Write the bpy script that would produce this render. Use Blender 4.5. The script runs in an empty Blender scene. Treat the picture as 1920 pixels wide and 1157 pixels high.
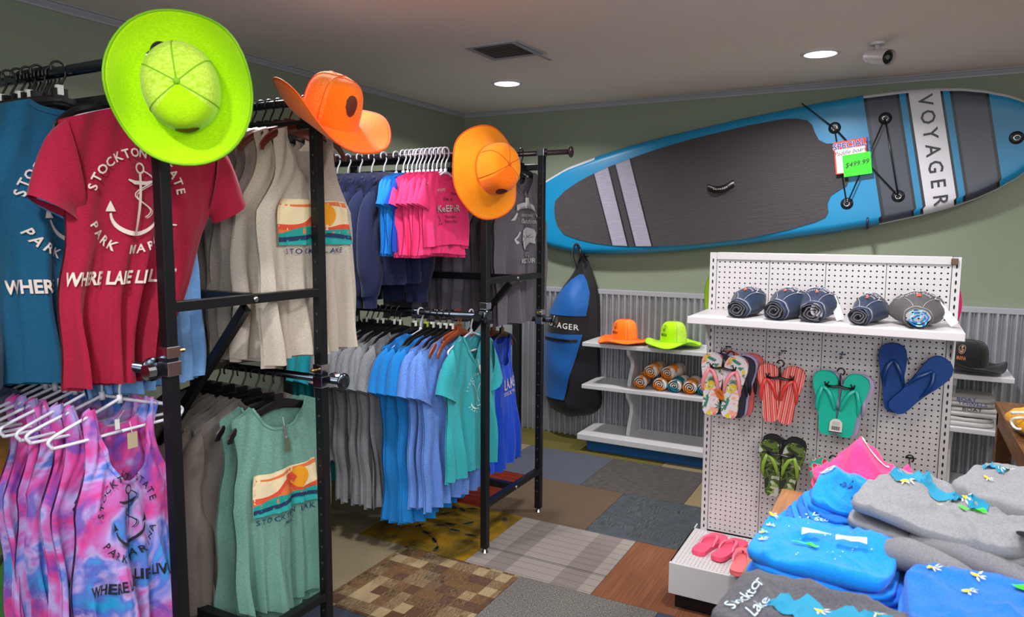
import bpy, bmesh, math, random
from math import sin, cos, pi, radians as R, sqrt, atan2
from mathutils import Vector, Matrix, noise as mnoise
from mathutils.geometry import tessellate_polygon
random.seed(7)
scn = bpy.context.scene
col = scn.collection
# ------------------------------------------------------------------ camera, world, light, exposure
CAM_H, F_PX, YAW, PITCH, ROLL = 1.55, 1349.6, 0.4952, 0.1076, 0.0063
cam_d = bpy.data.cameras.new('camera'); cam = bpy.data.objects.new('camera', cam_d); col.objects.link(cam)
_fwd = Vector((-sin(YAW)*cos(PITCH), cos(YAW)*cos(PITCH), -sin(PITCH)))
_rt = Vector((cos(YAW), sin(YAW), 0)); _up = _rt.cross(_fwd)
_r2 = _rt*cos(ROLL) + _up*sin(ROLL); _u2 = -_rt*sin(ROLL) + _up*cos(ROLL)
_m = Matrix((_r2, _u2, -_fwd)).transposed().to_4x4(); _m.translation = (0, 0, CAM_H)
cam.matrix_world = _m
cam_d.sensor_width = 36; cam_d.lens = F_PX/1920*36; cam_d.clip_start = .05
cam_d.dof.use_dof = True; cam_d.dof.focus_distance = 3.0; cam_d.dof.aperture_fstop = 4.5
scn.camera = cam
def ray(px, py):
    return _fwd + _r2*((px-960)/F_PX) - _u2*((py-578.5)/F_PX)
def hit(px, py, axis, val):
    d = ray(px, py); o = Vector((0, 0, CAM_H)); return o + d*((val-o[axis])/d[axis])
scn.view_settings.view_transform = 'Standard'; scn.view_settings.look = 'None'
scn.view_settings.gamma = 1; scn.view_settings.use_curve_mapping = False
scn.view_settings.exposure = -0.1
wd = bpy.data.worlds.new('world'); scn.world = wd; wd.use_nodes = True
wd.node_tree.nodes['Background'].inputs[0].default_value = (.62, .7, .85, 1)
wd.node_tree.nodes['Background'].inputs[1].default_value = .35
D = 4.989; XL = -3.142; XR = 3.2; YB = -2.6; HC = 2.4755; TRIM = 1.104
def area(name, loc, size, energy, color, aim, sy=None, spread=None):
    l = bpy.data.lights.new(name, 'AREA'); l.shape = 'RECTANGLE' if sy else 'DISK'; l.size = size
    if sy: l.size_y = sy
    l.energy = energy; l.color = color
    if spread: l.spread = spread
    o = bpy.data.objects.new(name, l); col.objects.link(o); o.location = loc
    o.rotation_euler = (Vector(aim)-Vector(loc)).to_track_quat('-Z', 'Y').to_euler(); return o
# shop windows behind the camera and unseen soft fill added over room and aisle
area('shop_window_light', (.6, YB+.15, 1.5), 3.2, 100, (.86, .93, 1), (-.6, 4, 1.0), 1.6)
area('room_fill_light', (.9, .2, 2.42), 1.4, 30, (1, .97, .93), (.6, .6, 0), 1.0)
area('aisle_fill_light', (-.55, 1.7, 2.43), .9, 18, (1, .97, .95), (-.9, 2.2, 0.3), .9)
pl_ = bpy.data.lights.new('rear_fill_light', 'POINT'); pl_.energy = 48; pl_.shadow_soft_size = .18; pl_.color = (1, .95, .92)  # unseen point fill added behind the camera to lift ceiling and walls
po_ = bpy.data.objects.new('rear_fill_light', pl_); col.objects.link(po_); po_.location = (.5, -.7, 1.95)
LAMPS = [(-2.244, 4.07, 26), (-.43, 4.135, 26), (1.5, 4.13, 20), (-2.1, 2.1, 20), (-.3, 2.3, 22), (1.5, 2.2, 16), (-1.2, .3, 26), (1.3, .2, 16)]
for i, (x, y, e) in enumerate(LAMPS):
    area('downlight_lamp', (x, y, HC-.03), .15, e, (1, .96, .98), (x, y, 0), spread=R(150))
# ------------------------------------------------------------------ materials
def C(h):
    h = h.lstrip('#'); c = [int(h[i:i+2], 16)/255 for i in (0, 2, 4)]
    return tuple((x/12.92 if x <= .04045 else ((x+.055)/1.055)**2.4) for x in c) + (1,)
MATS = {}
class NT:
    def __init__(s, name, rough=.6, metal=0, spec=.5):
        s.m = bpy.data.materials.new(name); s.m.use_nodes = True; s.t = s.m.node_tree; s.b = s.t.nodes['Principled BSDF']
        s.b.inputs['Roughness'].default_value = rough; s.b.inputs['Metallic'].default_value = metal
        s.b.inputs['Specular IOR Level'].default_value = spec
    def n(s, k, ins=None, **kw):
        o = s.t.nodes.new(k)
        for a, v in kw.items(): setattr(o, a, v)
        for a, v in (ins or {}).items():
            if hasattr(v, 'is_linked') or hasattr(v, 'links'): s.t.links.new(v, o.inputs[a])
            else: o.inputs[a].default_value = v
        return o
    def l(s, a, b): s.t.links.new(a, b)
    def obj(s, scale=(1, 1, 1), rot=(0, 0, 0), gen=False, loc=(0, 0, 0)):
        tc = s.n('ShaderNodeTexCoord'); mp = s.n('ShaderNodeMapping'); mp.inputs['Scale'].default_value = scale; mp.inputs['Rotation'].default_value = rot; mp.inputs['Location'].default_value = loc
        s.l(tc.outputs['Object'], mp.inputs[0]); return mp.outputs[0]
    def geo(s, scale=(1, 1, 1)):
        g = s.n('ShaderNodeNewGeometry'); mp = s.n('ShaderNodeMapping'); mp.inputs['Scale'].default_value = scale
        s.l(g.outputs['Position'], mp.inputs[0]); return mp.outputs[0]
    def noise(s, vec, scale, detail=3, rough=.5, dist=0):
        o = s.n('ShaderNodeTexNoise'); s.l(vec, o.inputs['Vector']); o.inputs['Scale'].default_value = scale; o.inputs['Detail'].default_value = detail
        o.inputs['Roughness'].default_value = rough; o.inputs['Distortion'].default_value = dist; return o.outputs['Fac']
    def ramp(s, fac, stops, interp='LINEAR'):
        o = s.n('ShaderNodeValToRGB'); o.color_ramp.interpolation = interp; e = o.color_ramp.elements
        while len(e) < len(stops): e.new(.5)
        for i, (p, c) in enumerate(stops): e[i].position = p; e[i].color = C(c) if isinstance(c, str) else c
        s.l(fac, o.inputs[0]); return o.outputs[0]
    def mix(s, fac, a, b, mode='MIX'):
        o = s.n('ShaderNodeMix', data_type='RGBA', blend_type=mode)
        for k, v in ((0, fac), (6, a), (7, b)):
            if isinstance(v, (int, float, tuple)): o.inputs[k].default_value = v
            else: s.l(v, o.inputs[k])
        return o.outputs[2]
    def math(s, op, a, b=None):
        o = s.n('ShaderNodeMath', operation=op)
        for k, v in ((0, a), (1, b)):
            if v is None: continue
            if isinstance(v, (int, float)): o.inputs[k].default_value = v
            else: s.l(v, o.inputs[k])
        return o.outputs[0]
    def col(s, v):
        if isinstance(v, (str, tuple)): s.b.inputs['Base Color'].default_value = C(v) if isinstance(v, str) else v
        else: s.l(v, s.b.inputs['Base Color'])
        return s
    def bump(s, h, strength=.3, dist=.002):
        o = s.n('ShaderNodeBump'); o.inputs['Strength'].default_value = strength; o.inputs['Distance'].default_value = dist
        s.l(h, o.inputs['Height']); s.l(o.outputs[0], s.b.inputs['Normal']); return s
def plain(name, c, rough=.5, metal=0, spec=.5):
    if name in MATS: return MATS[name]
    s = NT(name, rough, metal, spec); v = s.obj(); s.col(s.mix(s.noise(v, 9, 3), tuple(x*.92 for x in C(c)[:3])+(1,), C(c)))
    MATS[name] = s.m; return s.m
def fabric(name, c, c2=None, heather=0, bump=.35, scale=1, rough=.9):
    if name in MATS: return MATS[name]
    s = NT(name, rough, 0, .2); v = s.obj(); base = C(c)
    if heather:
        n = s.noise(s.obj((1, .35, 2.4)), 260*scale, 3, .7)
        k = s.ramp(n, [(.36, tuple(x*(1-heather) for x in base[:3])+(1,)), (.62, C(c2) if c2 else tuple(min(1, x*(1+heather*.8)+.01) for x in base[:3])+(1,))])
        s.col(k)
    else:
        n = s.noise(v, 14, 2); s.col(s.mix(n, tuple(x*.86 for x in base[:3])+(1,), base))
    w = s.noise(v, 520*scale, 2); w2 = s.noise(s.obj((1, 1.6, .5)), 16, 4, .55)
    s.bump(s.math('ADD', s.math('MULTIPLY', w, .05), w2), bump, .006)
    if 'Sheen Weight' in s.b.inputs: s.b.inputs['Sheen Weight'].default_value = .15
    MATS[name] = s.m; return s.m
M_black = plain('black_metal', '#15171b', .38, .3)
M_chrome = plain('chrome', '#c9cdd3', .16, 1)
M_rail = plain('dark_rail_metal', '#5d6672', .22, 1)
M_darkrail = plain('worn_dark_rail', '#5b5053', .3, .8)
M_blackpl = plain('black_plastic', '#141315', .32)
M_whitepl = plain('white_plastic', '#d8d9e6', .35)
M_redpl = plain('reddish_brown_plastic', '#5a2318', .3)
M_orangepl = plain('orange_brown_plastic', '#8a3f1f', .3)
M_white = plain('white_enamel', '#cdcacb', .4)
M_boardw = plain('white_laminate', '#c9c9cb', .28)
M_dark = plain('dark_interior', '#3a3a3c', .8)
M_plinthblue = plain('blue_painted_plinth', '#0d4f86', .45)
M_trim = plain('pale_trim_paint', '#9a9ca4', .5)
M_galv = NT('galvanised_metal', .38, .55)
_v = M_galv.geo(); M_galv.col(M_galv.ramp(M_galv.noise(_v, 3, 3, .5), [(.3, '#9b9da2'), (.7, '#aeb0b6')])); M_galv = M_galv.m
def wall_mat(name, c, c2, sc=60, b=.15):
    s = NT(name, .75, 0, .3); v = s.geo(); s.col(s.mix(s.noise(v, 1.6, 3), C(c), C(c2))); s.bump(s.noise(v, sc, 4, .6), b, .01); return s.m
M_wall = wall_mat('sage_wall_paint', '#7c8672', '#858e7b')
M_ceil = wall_mat('textured_ceiling_paint', '#e3dbd6', '#eae2dd', 220, .3)
M_floor = plain('floor_underlay', '#3d3a36', .9)
M_tag = plain('white_paper', '#e4e2dc', .6)
M_kraft = plain('buff_card', '#c0b292', .7)
M_green = plain('fluorescent_green_paper', '#2ed81c', .6)
M_ink = plain('black_ink', '#17171c', .6)
M_wink = plain('white_ink', '#dcd6d2', .7)
def texmat(name, fn, rough=.8, spec=.25):
    s = NT(name, rough, 0, spec); fn(s); MATS[name] = s.m; return s.m
# ------------------------------------------------------------------ object helpers
def tag(o, label=None, cat=None, group=None, kind=None):
    if label: o['label'] = label
    if cat: o['category'] = cat
    if group: o['group'] = group
    if kind: o['kind'] = kind
    return o
def mesh(name, verts, faces, mats, smooth=True, idx=None, weld=False):
    me = bpy.data.meshes.new(name); me.from_pydata([tuple(v) for v in verts], [], faces)
    for m in (mats if isinstance(mats, (list, tuple)) else [mats]): me.materials.append(m)
    if idx: me.polygons.foreach_set('material_index', idx)
    if weld:
        bm = bmesh.new(); bm.from_mesh(me); bmesh.ops.remove_doubles(bm, verts=bm.verts, dist=1e-5); bmesh.ops.recalc_face_normals(bm, faces=bm.faces); bm.to_mesh(me); bm.free()
    if smooth:
        me.polygons.foreach_set('use_smooth', [True]*len(me.polygons))
    me.update(); return me
def link(name, me, parent=None, loc=None, mw=None):
    o = bpy.data.objects.new(name, me); col.objects.link(o)
    if parent: o.parent = parent
    if loc is not None: o.location = loc
    if mw is not None: o.matrix_world = mw
    return o
def thing(name, label, cat, loc=(0, 0, 0), rz=0, group=None, mw=None):
    o = bpy.data.objects.new(name, None); col.objects.link(o); o.empty_display_size = .05
    if mw is not None: o.matrix_world = mw
    else: o.location = loc; o.rotation_euler = (0, 0, rz)
    return tag(o, label, cat, group)
class MB:
    def __init__(s): s.v = []; s.f = []; s.i = []; s.mats = []
    def mi(s, m):
        if m not in s.mats: s.mats.append(m)
        return s.mats.index(m)
    def add(s, v, f, m):
        k = len(s.v); s.v += [tuple(x) for x in v]; s.f += [[a+k for a in q] for q in f]; s.i += [s.mi(m)]*len(f); return s
    def box(s, a, b, m, mw=None):
        x0, y0, z0 = a; x1, y1, z1 = b
        v = [(x0, y0, z0), (x1, y0, z0), (x1, y1, z0), (x0, y1, z0), (x0, y0, z1), (x1, y0, z1), (x1, y1, z1), (x0, y1, z1)]
        if mw: v = [mw @ Vector(p) for p in v]
        return s.add(v, [(0, 3, 2, 1), (4, 5, 6, 7), (0, 1, 5, 4), (1, 2, 6, 5), (2, 3, 7, 6), (3, 0, 4, 7)], m)
    def bar(s, a, b, w, m, h=None):
        a, b = Vector(a), Vector(b); d = (b-a).normalized(); u = d.cross(Vector((0, 0, 1)))
        if u.length < .01: u = Vector((1, 0, 0))
        u.normalize(); n = u.cross(d).normalized(); h = h or w
        v = [p + u*(sx*w/2) + n*(sy*h/2) for p in (a, b) for sx, sy in ((-1, -1), (1, -1), (1, 1), (-1, 1))]
        return s.add(v, [(3, 2, 1, 0), (4, 5, 6, 7), (0, 1, 5, 4), (1, 2, 6, 5), (2, 3, 7, 6), (3, 0, 4, 7)], m)
    def tube(s, pts, r, m, n=8, closed=False, cap=True, flat=1.0, nrm=None):
        pts = [Vector(p) for p in pts]; N = len(pts); rs = r if isinstance(r, (list, tuple)) else [r]*N; v = []; ref = Vector(nrm) if nrm else None; prev = None
        for i, p in enumerate(pts):
            d = (pts[(i+1) % N if closed else min(i+1, N-1)] - pts[(i-1) % N if closed else max(i-1, 0)])
            d = d.normalized() if d.length > 1e-9 else Vector((0, 0, 1))
            if ref: u = ref - d*ref.dot(d)
            elif prev is None: u = d.orthogonal()
            else: u = prev - d*prev.dot(d)
            if u.length < 1e-6: u = d.orthogonal()
            u.normalize(); prev = u; w = d.cross(u)
            for k in range(n):
                a = 2*pi*k/n; v.append(p + u*(cos(a)*rs[i]*flat) + w*(sin(a)*rs[i]))
        f = []
        for i in range(N if closed else N-1):
            j = (i+1) % N
            for k in range(n): f.append((i*n+k, i*n+(k+1) % n, j*n+(k+1) % n, j*n+k))
        if not closed and cap: f += [list(range(n))[::-1], [(N-1)*n+k for k in range(n)]]
        return s.add(v, f, m)
    def grid(s, rows, m, closed=False):
        nc = len(rows[0]); v = [p for r in rows for p in r]; f = []
        for i in range(len(rows)-1):
            for j in range(nc if closed else nc-1):
                k = (j+1) % nc; f.append((i*nc+j, i*nc+k, (i+1)*nc+k, (i+1)*nc+j))
        return s.add(v, f, m)
    def prism(s, poly, a, b, m, ax=2):
        """polygon (2D) extruded between a and b along axis ax"""
        def P(p, t):
            q = list(p); q.insert(ax, t); return q
        n = len(poly); v = [P(p, a) for p in poly] + [P(p, b) for p in poly]
        tri = tessellate_polygon([[Vector((p[0], p[1], 0)) for p in poly]])
        f = [tuple(t) for t in tri] + [tuple(k+n for k in t[::-1]) for t in tri] + [(i, (i+1) % n, (i+1) % n+n, i+n) for i in range(n)]
        return s.add(v, f, m)
    def xf(s, mw, k0=0):
        for i in range(k0, len(s.v)): s.v[i] = tuple(mw @ Vector(s.v[i]))
        return s
    def build(s, name, parent=None, smooth=False, bevel=0, loc=None, weld=False, mw=None):
        me = mesh(name, s.v, s.f, s.mats, smooth, s.i, weld)
        o = link(name, me, parent, loc, mw)
        if bevel:
            b = o.modifiers.new('bevel', 'BEVEL'); b.width = bevel; b.segments = 2; b.limit_method = 'ANGLE'
        return o
def smooth_by_angle(o, a=40):
    me = o.data; me.polygons.foreach_set('use_smooth', [True]*len(me.polygons))
    bm = bmesh.new(); bm.from_mesh(me)
    for e in bm.edges: e.smooth = not (len(e.link_faces) == 2 and e.calc_face_angle(0) > R(a))
    bm.to_mesh(me); bm.free(); return o
def copy_tree(o, parent=None):
    c = o.copy(); col.objects.link(c); c.parent = parent
    if parent: c.matrix_parent_inverse = o.matrix_parent_inverse
    for ch in list(o.children): copy_tree(ch, c)
    return c
def lerp(a, b, t): return a+(b-a)*t
def ss(a, b, x):
    t = max(0, min(1, (x-a)/(b-a))); return t*t*(3-2*t)
def interp(x, pts):
    if x <= pts[0][0]: return pts[0][1]
    for (a, p), (b, q) in zip(pts, pts[1:]):
        if x <= b: return p+(q-p)*(x-a)/(b-a)
    return pts[-1][1]
def spl(pts, n=8):
    """catmull-rom through points"""
    P = [Vector(p) for p in pts]; out = []
    for i in range(len(P)-1):
        a, b, c, d = P[max(i-1, 0)], P[i], P[i+1], P[min(i+2, len(P)-1)]
        for k in range(n):
            t = k/n; out.append(.5*((2*b)+(c-a)*t+(2*a-5*b+4*c-d)*t*t+(3*b-a-3*c+d)*t**3))
    out.append(P[-1]); return out
# ------------------------------------------------------------------ flat print drawing (text, strokes, shapes)
_tc = {}
def text2d(s, size, bold=0.0, ital=0.0, spacing=1.0):
    k = (s, bold, ital, spacing)
    if k not in _tc:
        c = bpy.data.curves.new('t', 'FONT'); c.body = s; c.size = 1; c.align_x = 'CENTER'; c.resolution_u = 2; c.offset = bold; c.shear = ital; c.space_character = spacing
        o = bpy.data.objects.new('t', c); col.objects.link(o)
        dg = bpy.context.evaluated_depsgraph_get(); me = o.evaluated_get(dg).to_mesh()
        v = [(p.co.x, p.co.y) for p in me.vertices]; f = [tuple(p.vertices) for p in me.polygons]
        o.evaluated_get(dg).to_mesh_clear(); bpy.data.objects.remove(o); bpy.data.curves.remove(c); _tc[k] = (v, f)
    v, f = _tc[k]; return [(x*size, y*size) for x, y in v], f
class Print:
    def __init__(s): s.b = MB(); s.lay = 0
    def put(s, v, f, m, lay=None):
        s.b.add([(x, y, s.lay if lay is None else lay) for x, y in v], f, m); return s
    def text(s, t, size, x, y, m, bold=.012, rot=0, sx=1, ital=0, spacing=1.0, lay=None):
        v, f = text2d(t, size, bold, ital, spacing); c, q = cos(rot), sin(rot)
        return s.put([(x+(a*sx)*c-b*q, y+(a*sx)*q+b*c) for a, b in v], f, m, lay)
    def arc(s, t, size, cx, cy, r, a0, a1, m, bold=.02, flip=False, sx=1):
        n = len(t)
        for i, ch in enumerate(t):
            if ch == ' ': continue
            a = R(lerp(a0, a1, (i+.5)/n))
            if flip: s.text(ch, size, cx+cos(a)*(r), cy+sin(a)*(r), m, bold, a+pi/2, sx)
            else: s.text(ch, size, cx+cos(a)*r, cy+sin(a)*r, m, bold, a-pi/2, sx)
        return s
    def stroke(s, pts, w, m, closed=False, lay=None):
        P = [Vector(p[:2]) for p in pts]; n = len(P); v = []
        for i, p in enumerate(P):
            d = (P[(i+1) % n if closed else min(i+1, n-1)]-P[(i-1) % n if closed else max(i-1, 0)])
            d = d.normalized() if d.length else Vector((1, 0)); q = Vector((-d.y, d.x)); ww = w[i] if isinstance(w, (list, tuple)) else w
            v += [tuple(p+q*ww/2), tuple(p-q*ww/2)]
        f = [(2*i, 2*i+1, (2*i+3) % (2*n), (2*i+2) % (2*n)) for i in range(n if closed else n-1)]
        return s.put(v, f, m, lay)
    def poly(s, pts, m, lay=None):
        tri = tessellate_polygon([[Vector((p[0], p[1], 0)) for p in pts]]); return s.put([p[:2] for p in pts], [tuple(t) for t in tri], m, lay)
    def disc(s, x, y, r, m, n=20, r2=None, lay=None): return s.poly([(x+cos(2*pi*i/n)*r, y+sin(2*pi*i/n)*(r2 or r)) for i in range(n)], m, lay)
    def ring(s, x, y, r, w, m, a0=0, a1=360, n=24, ry=None): return s.stroke([(x+cos(R(lerp(a0, a1, i/n)))*r, y+sin(R(lerp(a0, a1, i/n)))*(ry or r)) for i in range(n+(a1-a0 < 360))], w, m, closed=(a1-a0 >= 360))
    def band(s, x0, x1, f0, f1, m, n=16, rows=2, lay=None):
        v = []; f = []
        for j in range(rows+1):
            for i in range(n+1):
                x = lerp(x0, x1, i/n); v.append((x, lerp(f0(x), f1(x), j/rows)))
        for j in range(rows):
            for i in range(n): f.append((j*(n+1)+i, j*(n+1)+i+1, (j+1)*(n+1)+i+1, (j+1)*(n+1)+i))
        return s.put(v, f, m, lay)
    def build(s, name, parent, fn, base=.0025):
        """fn(u, v, off) -> 3D point"""
        s.b.v = [tuple(fn(x, y, base+z)) for x, y, z in s.b.v]
        return s.b.build(name, parent)
def anchor(P, x, y, h, m, w=.006):
    P.ring(x, y+h*.43, h*.065, w, m, n=14)
    P.stroke([(x, y+h*.37), (x, y-h*.42)], w*1.6, m)
    P.stroke([(x-h*.19, y+h*.27), (x-h*.1, y+h*.235), (x+h*.1, y+h*.235), (x+h*.19, y+h*.27)], [w*.6, w*2, w*2, w*.6], m)
    arc = [(x+h*.34*cos(R(a)), y-h*.08+h*.36*sin(R(a))) for a in range(195, 346, 10)]
    P.stroke(arc, [w*(1+1.3*sin(pi*i/(len(arc)-1))) for i in range(len(arc))], m)
    for sx in (-1, 1):
        e = (x+sx*h*.335, y-h*.15)
        P.poly([(e[0]-h*.06, e[1]+h*.0), (e[0]+sx*h*.02, e[1]+h*.14), (e[0]+h*.06, e[1]-h*.0)], m)
    rope = [(x+h*(.06+.0*t)+sin(t*9)*h*.16*(1-t*.2), y+h*(.4-.62*t)) for t in [i/18 for i in range(19)]]
    P.stroke(rope, w*.7, m); P.stroke([(a+w*1.2, b-w*.5) for a, b in rope], w*.45, m)
# ------------------------------------------------------------------ the room
def structure(o): o['kind'] = 'structure'; return o
floor = structure(MB().box((XL, YB, -.06), (XR, D, -.009), M_floor).build('floor'))
structure(MB().box((XL-.1, YB, HC), (XR, D+.1, HC+.08), M_ceil).build('ceiling'))
wb = structure(MB().box((XL-.1, D, -.05), (XR, D+.1, HC), M_wall).build('wall_back'))
wl = structure(MB().box((XL-.1, YB, -.05), (XL, D, HC), M_wall).build('wall_left'))
structure(MB().box((XR, YB, -.05), (XR+.1, D, HC), M_wall).build('wall_right'))
structure(MB().box((XL, YB-.1, -.05), (XR, YB, HC), M_wall).build('wall_front'))
# crown moulding: stepped profile
prof = [(0, 0), (0, -.03), (-.006, -.034), (-.008, -.026), (-.02, -.012), (-.023, -.007), (-.031, -.004), (-.031, 0)]
structure(MB().prism([(D+a, HC+b) for a, b in prof], XL, XR, M_trim, ax=0).build('trim_1'))
t2 = MB(); t2.prism([(XL-a, HC+b) for a, b in prof], YB, D, M_trim, ax=1); structure(t2.build('trim_2'))
# corrugated wainscot with cap trim and dark end post
cw = MB(); x = -2.60; rows = [[], []]; st = .046/10
def wav(x): return D-.030+.016*(1-2*(.5+.5*cos(2*pi*x/.046))**.6)
n = int((XR-.02-x)/st)
for i in range(n+1):
    X = x+i*st; rows[0].append((X, wav(X), .0)); rows[1].append((X, wav(X), TRIM-.01))
cw.grid(rows, M_galv); o = cw.build('corrugated_sheet', wb, smooth=True)
structure(MB().box((-2.62, D-.045, TRIM-.012), (XR, D, TRIM+.022), M_trim).build('trim_3', bevel=.003))
structure(MB().box((-2.665, D-.05, 0), (-2.605, D, TRIM+.02), plain('charcoal_post', '#1c1f24', .5)).build('trim_4', bevel=.003))
M_pale = plain('pale_grey_panel', '#a9afb3', .6)
MB().box((XL+.02, D-.012, .02), (-2.667, D, TRIM), M_pale).build('panel', wb)
pr = Print(); pr.text('EXIT', .05, 0, -.017, M_wink, .01)
gs = MB().box((-.12, -.006, -.035), (.12, .006, .035), plain('green_sign', '#2f7a3c', .5)).build('sign_plate', None, bevel=.002)
gs.location = (-2.83, D-.02, .955); gs.name = 'exit_sign'; tag(gs, 'small green sign on the pale panel behind the blue tank tops', 'sign')
for k in range(8):
    s_ = MB()
    for z in (.12, .78): 
        X = -2.3+k*.62; s_.tube([(X, D-.034, z), (X, D-.042, z)], .007, M_dark, n=8)
    s_.build('screw', o)
# ceiling seams
for i, (a, b) in enumerate([((1330, 30), (1455, 145))]):
    A = hit(*a, 2, HC-.001); B = hit(*b, 2, HC-.001); B2 = A+(B-A).normalized()*2.0
    structure(MB().bar(A, B, .004, M_ceil, .001).build('trim_5'))
# ---- carpet tiles
def ct(name, fn):
    def g(s):
        fn(s)
        s.b.inputs['Roughness'].default_value = .95
    return texmat('carpet_'+name, g, .95, .1)
def fibre(s, sc=900, st=.5):
    s.bump(s.noise(s.obj(), sc, 3, .7), st, .004)
def speck(c1, c2, c3, sc=330, strk=None):
    def f(s):
        v = s.obj(strk or (1, 1, 1)); n = s.noise(v, sc, 3, .75); big = s.noise(s.obj(), 3, 3)
        k = s.ramp(n, [(.36, c1), (.5, c2), (.64, c3)]); s.col(s.mix(s.math('MULTIPLY', big, .35), k, C(c1))); fibre(s)
    return f
def plaid(s):
    v = s.obj(); sep = s.n('ShaderNodeSeparateXYZ', {0: v}); X, Y = sep.outputs[0], sep.outputs[1]
    base = s.ramp(s.noise(v, 400, 3, .7), [(.35, '#77706a'), (.65, '#9c958c')])
    def pulse(co, c0, w): # 1 inside band
        return s.math('LESS_THAN', s.math('ABSOLUTE', s.math('SUBTRACT', co, c0)), w)
    m = s.math('ADD', pulse(X, -.16, .055), pulse(X, .19, .065))
    k = s.mix(s.math('MULTIPLY', m, .55), base, C('#665d59'))
    ln = s.math('LESS_THAN', s.math('FRACT', s.math('MULTIPLY', Y, 17.0)), .09)
    k = s.mix(s.math('MULTIPLY', ln, .45), k, C('#4c4442'))
    ln2 = s.math('ADD', pulse(Y, -.115, .0022), pulse(Y, -.127, .0018))
    k = s.mix(s.math('MULTIPLY', ln2, .85), k, C('#1f1c1d')); s.col(k); fibre(s)
def stripes(c1, c2, c3, f, ax=0):
    def g(s):
        v = s.obj((f, 3, 1) if ax == 0 else (3, f, 1)); n = s.noise(v, 1, 4, .7); n2 = s.noise(s.obj(), 500, 2)
        s.col(s.mix(s.math('MULTIPLY', n2, .35), s.ramp(n, [(.36, c1), (.5, c2), (.66, c3)]), C(c1))); fibre(s)
    return g
def checks(s):
    v = s.obj((17, 14, 1)); fl = s.n('ShaderNodeVectorMath', {0: v}, operation='FLOOR'); wn = s.n('ShaderNodeTexWhiteNoise', {0: fl.outputs[0]}, noise_dimensions='2D')
    k = s.ramp(wn.outputs[0], [(0, '#33261f'), (.3, '#5d432c'), (.5, '#785b39'), (.68, '#8f7b5a'), (.85, '#443733')], 'CONSTANT')
    n = s.noise(s.obj((1, .12, 1)), 240, 4, .8); kb = s.ramp(wn.outputs[0], [(0, '#80694a'), (.25, '#8f7f62'), (.45, '#4a3a30'), (.65, '#a09272'), (.85, '#6a4f38')], 'CONSTANT'); k = s.mix(s.ramp(n, [(.42, '#000000'), (.58, '#ffffff')]), k, kb)
    k2 = s.mix(.15, k, s.ramp(wn.outputs[0], [(0, '#33261f'), (.3, '#523c2a'), (.5, '#75583a'), (.7, '#94805e'), (.86, '#40332f')], 'CONSTANT'))
    s.col(k2); fibre(s)
def yellowc(s):
    v = s.obj(); n = s.noise(s.obj((1, 1, 1)), 5, 3, .5, 1.2); sep = s.n('ShaderNodeSeparateXYZ', {0: v})
    ln = s.math('LESS_THAN', s.math('FRACT', s.math('MULTIPLY', sep.outputs[1], 62)), .32)
    k = s.ramp(n, [(.3, '#4b401f'), (.42, '#75601f'), (.52, '#8f6e18'), (.72, '#a87c14')])
    s.col(s.mix(s.math('MULTIPLY', ln, .6), k, C('#4a3b1c'))); fibre(s)
def crossh(s):
    v = s.obj((9, 9, 1)); fl = s.n('ShaderNodeVectorMath', {0: v}, operation='FLOOR'); wn = s.n('ShaderNodeTexWhiteNoise', {0: fl.outputs[0]}, noise_dimensions='2D')
    a = s.noise(s.obj((20, 1.2, 1)), 12, 3, .75); b = s.noise(s.obj((1.2, 20, 1)), 12, 3, .75)
    k = s.mix(s.math('GREATER_THAN', wn.outputs[0], .5), s.ramp(a, [(.4, '#393938'), (.6, '#525c62')]), s.ramp(b, [(.4, '#3b3a38'), (.6, '#4d5961')]))
    s.col(k); fibre(s)
CT = {k: ct(k, f) for k, f in dict(
    greyspeck=speck('#3f3e3e', '#6b6863', '#918e86', 170), brown=speck('#43372e', '#625242', '#7d6b57', 200), slate=speck('#3a3d46', '#535862', '#6c717b', 200),
    khaki=speck('#675f4b', '#857a60', '#9a8f73', 400, (1, .3, 1)), olive=speck('#4e4a24', '#666030', '#78713f', 400, (.3, 1, 1)), darkstreak=speck('#3a3836', '#524f4c', '#67625c', 200, (.1, 1, 1)),
    tan=speck('#6f6148', '#88785a', '#9b8b6c', 300), navy=speck('#2b3040', '#3f4656', '#5a6270', 300),
    orange=stripes('#694430', '#774c36', '#87593f', 160), red=stripes('#3c1510', '#6d2113', '#8c3a1c', 90, 1),
    plaid=plaid, checks=checks, yellow=yellowc, crosshatch=crossh).items()}
ROWS = [  # y0, y1, x offset of a joint, kinds from that joint to the right, kinds to the left
    (.93, 1.54, -1.4, ['orange', 'khaki', 'slate', 'brown', 'olive', 'red', 'tan'], ['khaki', 'brown', 'greyspeck']),
    (1.54, 2.145, -1.72, ['greyspeck', 'tan', 'red', 'navy', 'khaki', 'brown', 'plaid', 'olive'], ['navy', 'slate', 'khaki']),
    (2.145, 2.752, -1.436, ['greyspeck', 'navy', 'brown', 'tan', 'slate', 'khaki', 'plaid'], ['checks', 'khaki', 'navy']),
    (2.752, 3.361, -1.735, ['plaid', 'orange', 'tan', 'checks', 'slate', 'olive', 'red', 'brown'], ['yellow', 'khaki', 'slate']),
    (3.361, 3.97, -1.375, ['crosshatch', 'brown', 'olive', 'navy', 'plaid', 'tan', 'slate', 'khaki'], ['brown', 'red', 'darkstreak']),
    (3.97, 4.56, -1.66, ['darkstreak', 'tan', 'brown', 'slate', 'yellow', 'khaki', 'plaid', 'olive'], ['slate', 'tan', 'brown']),
    (4.56, D-.035, -1.97, ['olive', 'khaki', 'slate', 'brown', 'tan', 'red', 'navy', 'plaid', 'khaki'], ['olive', 'khaki']),
]
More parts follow.
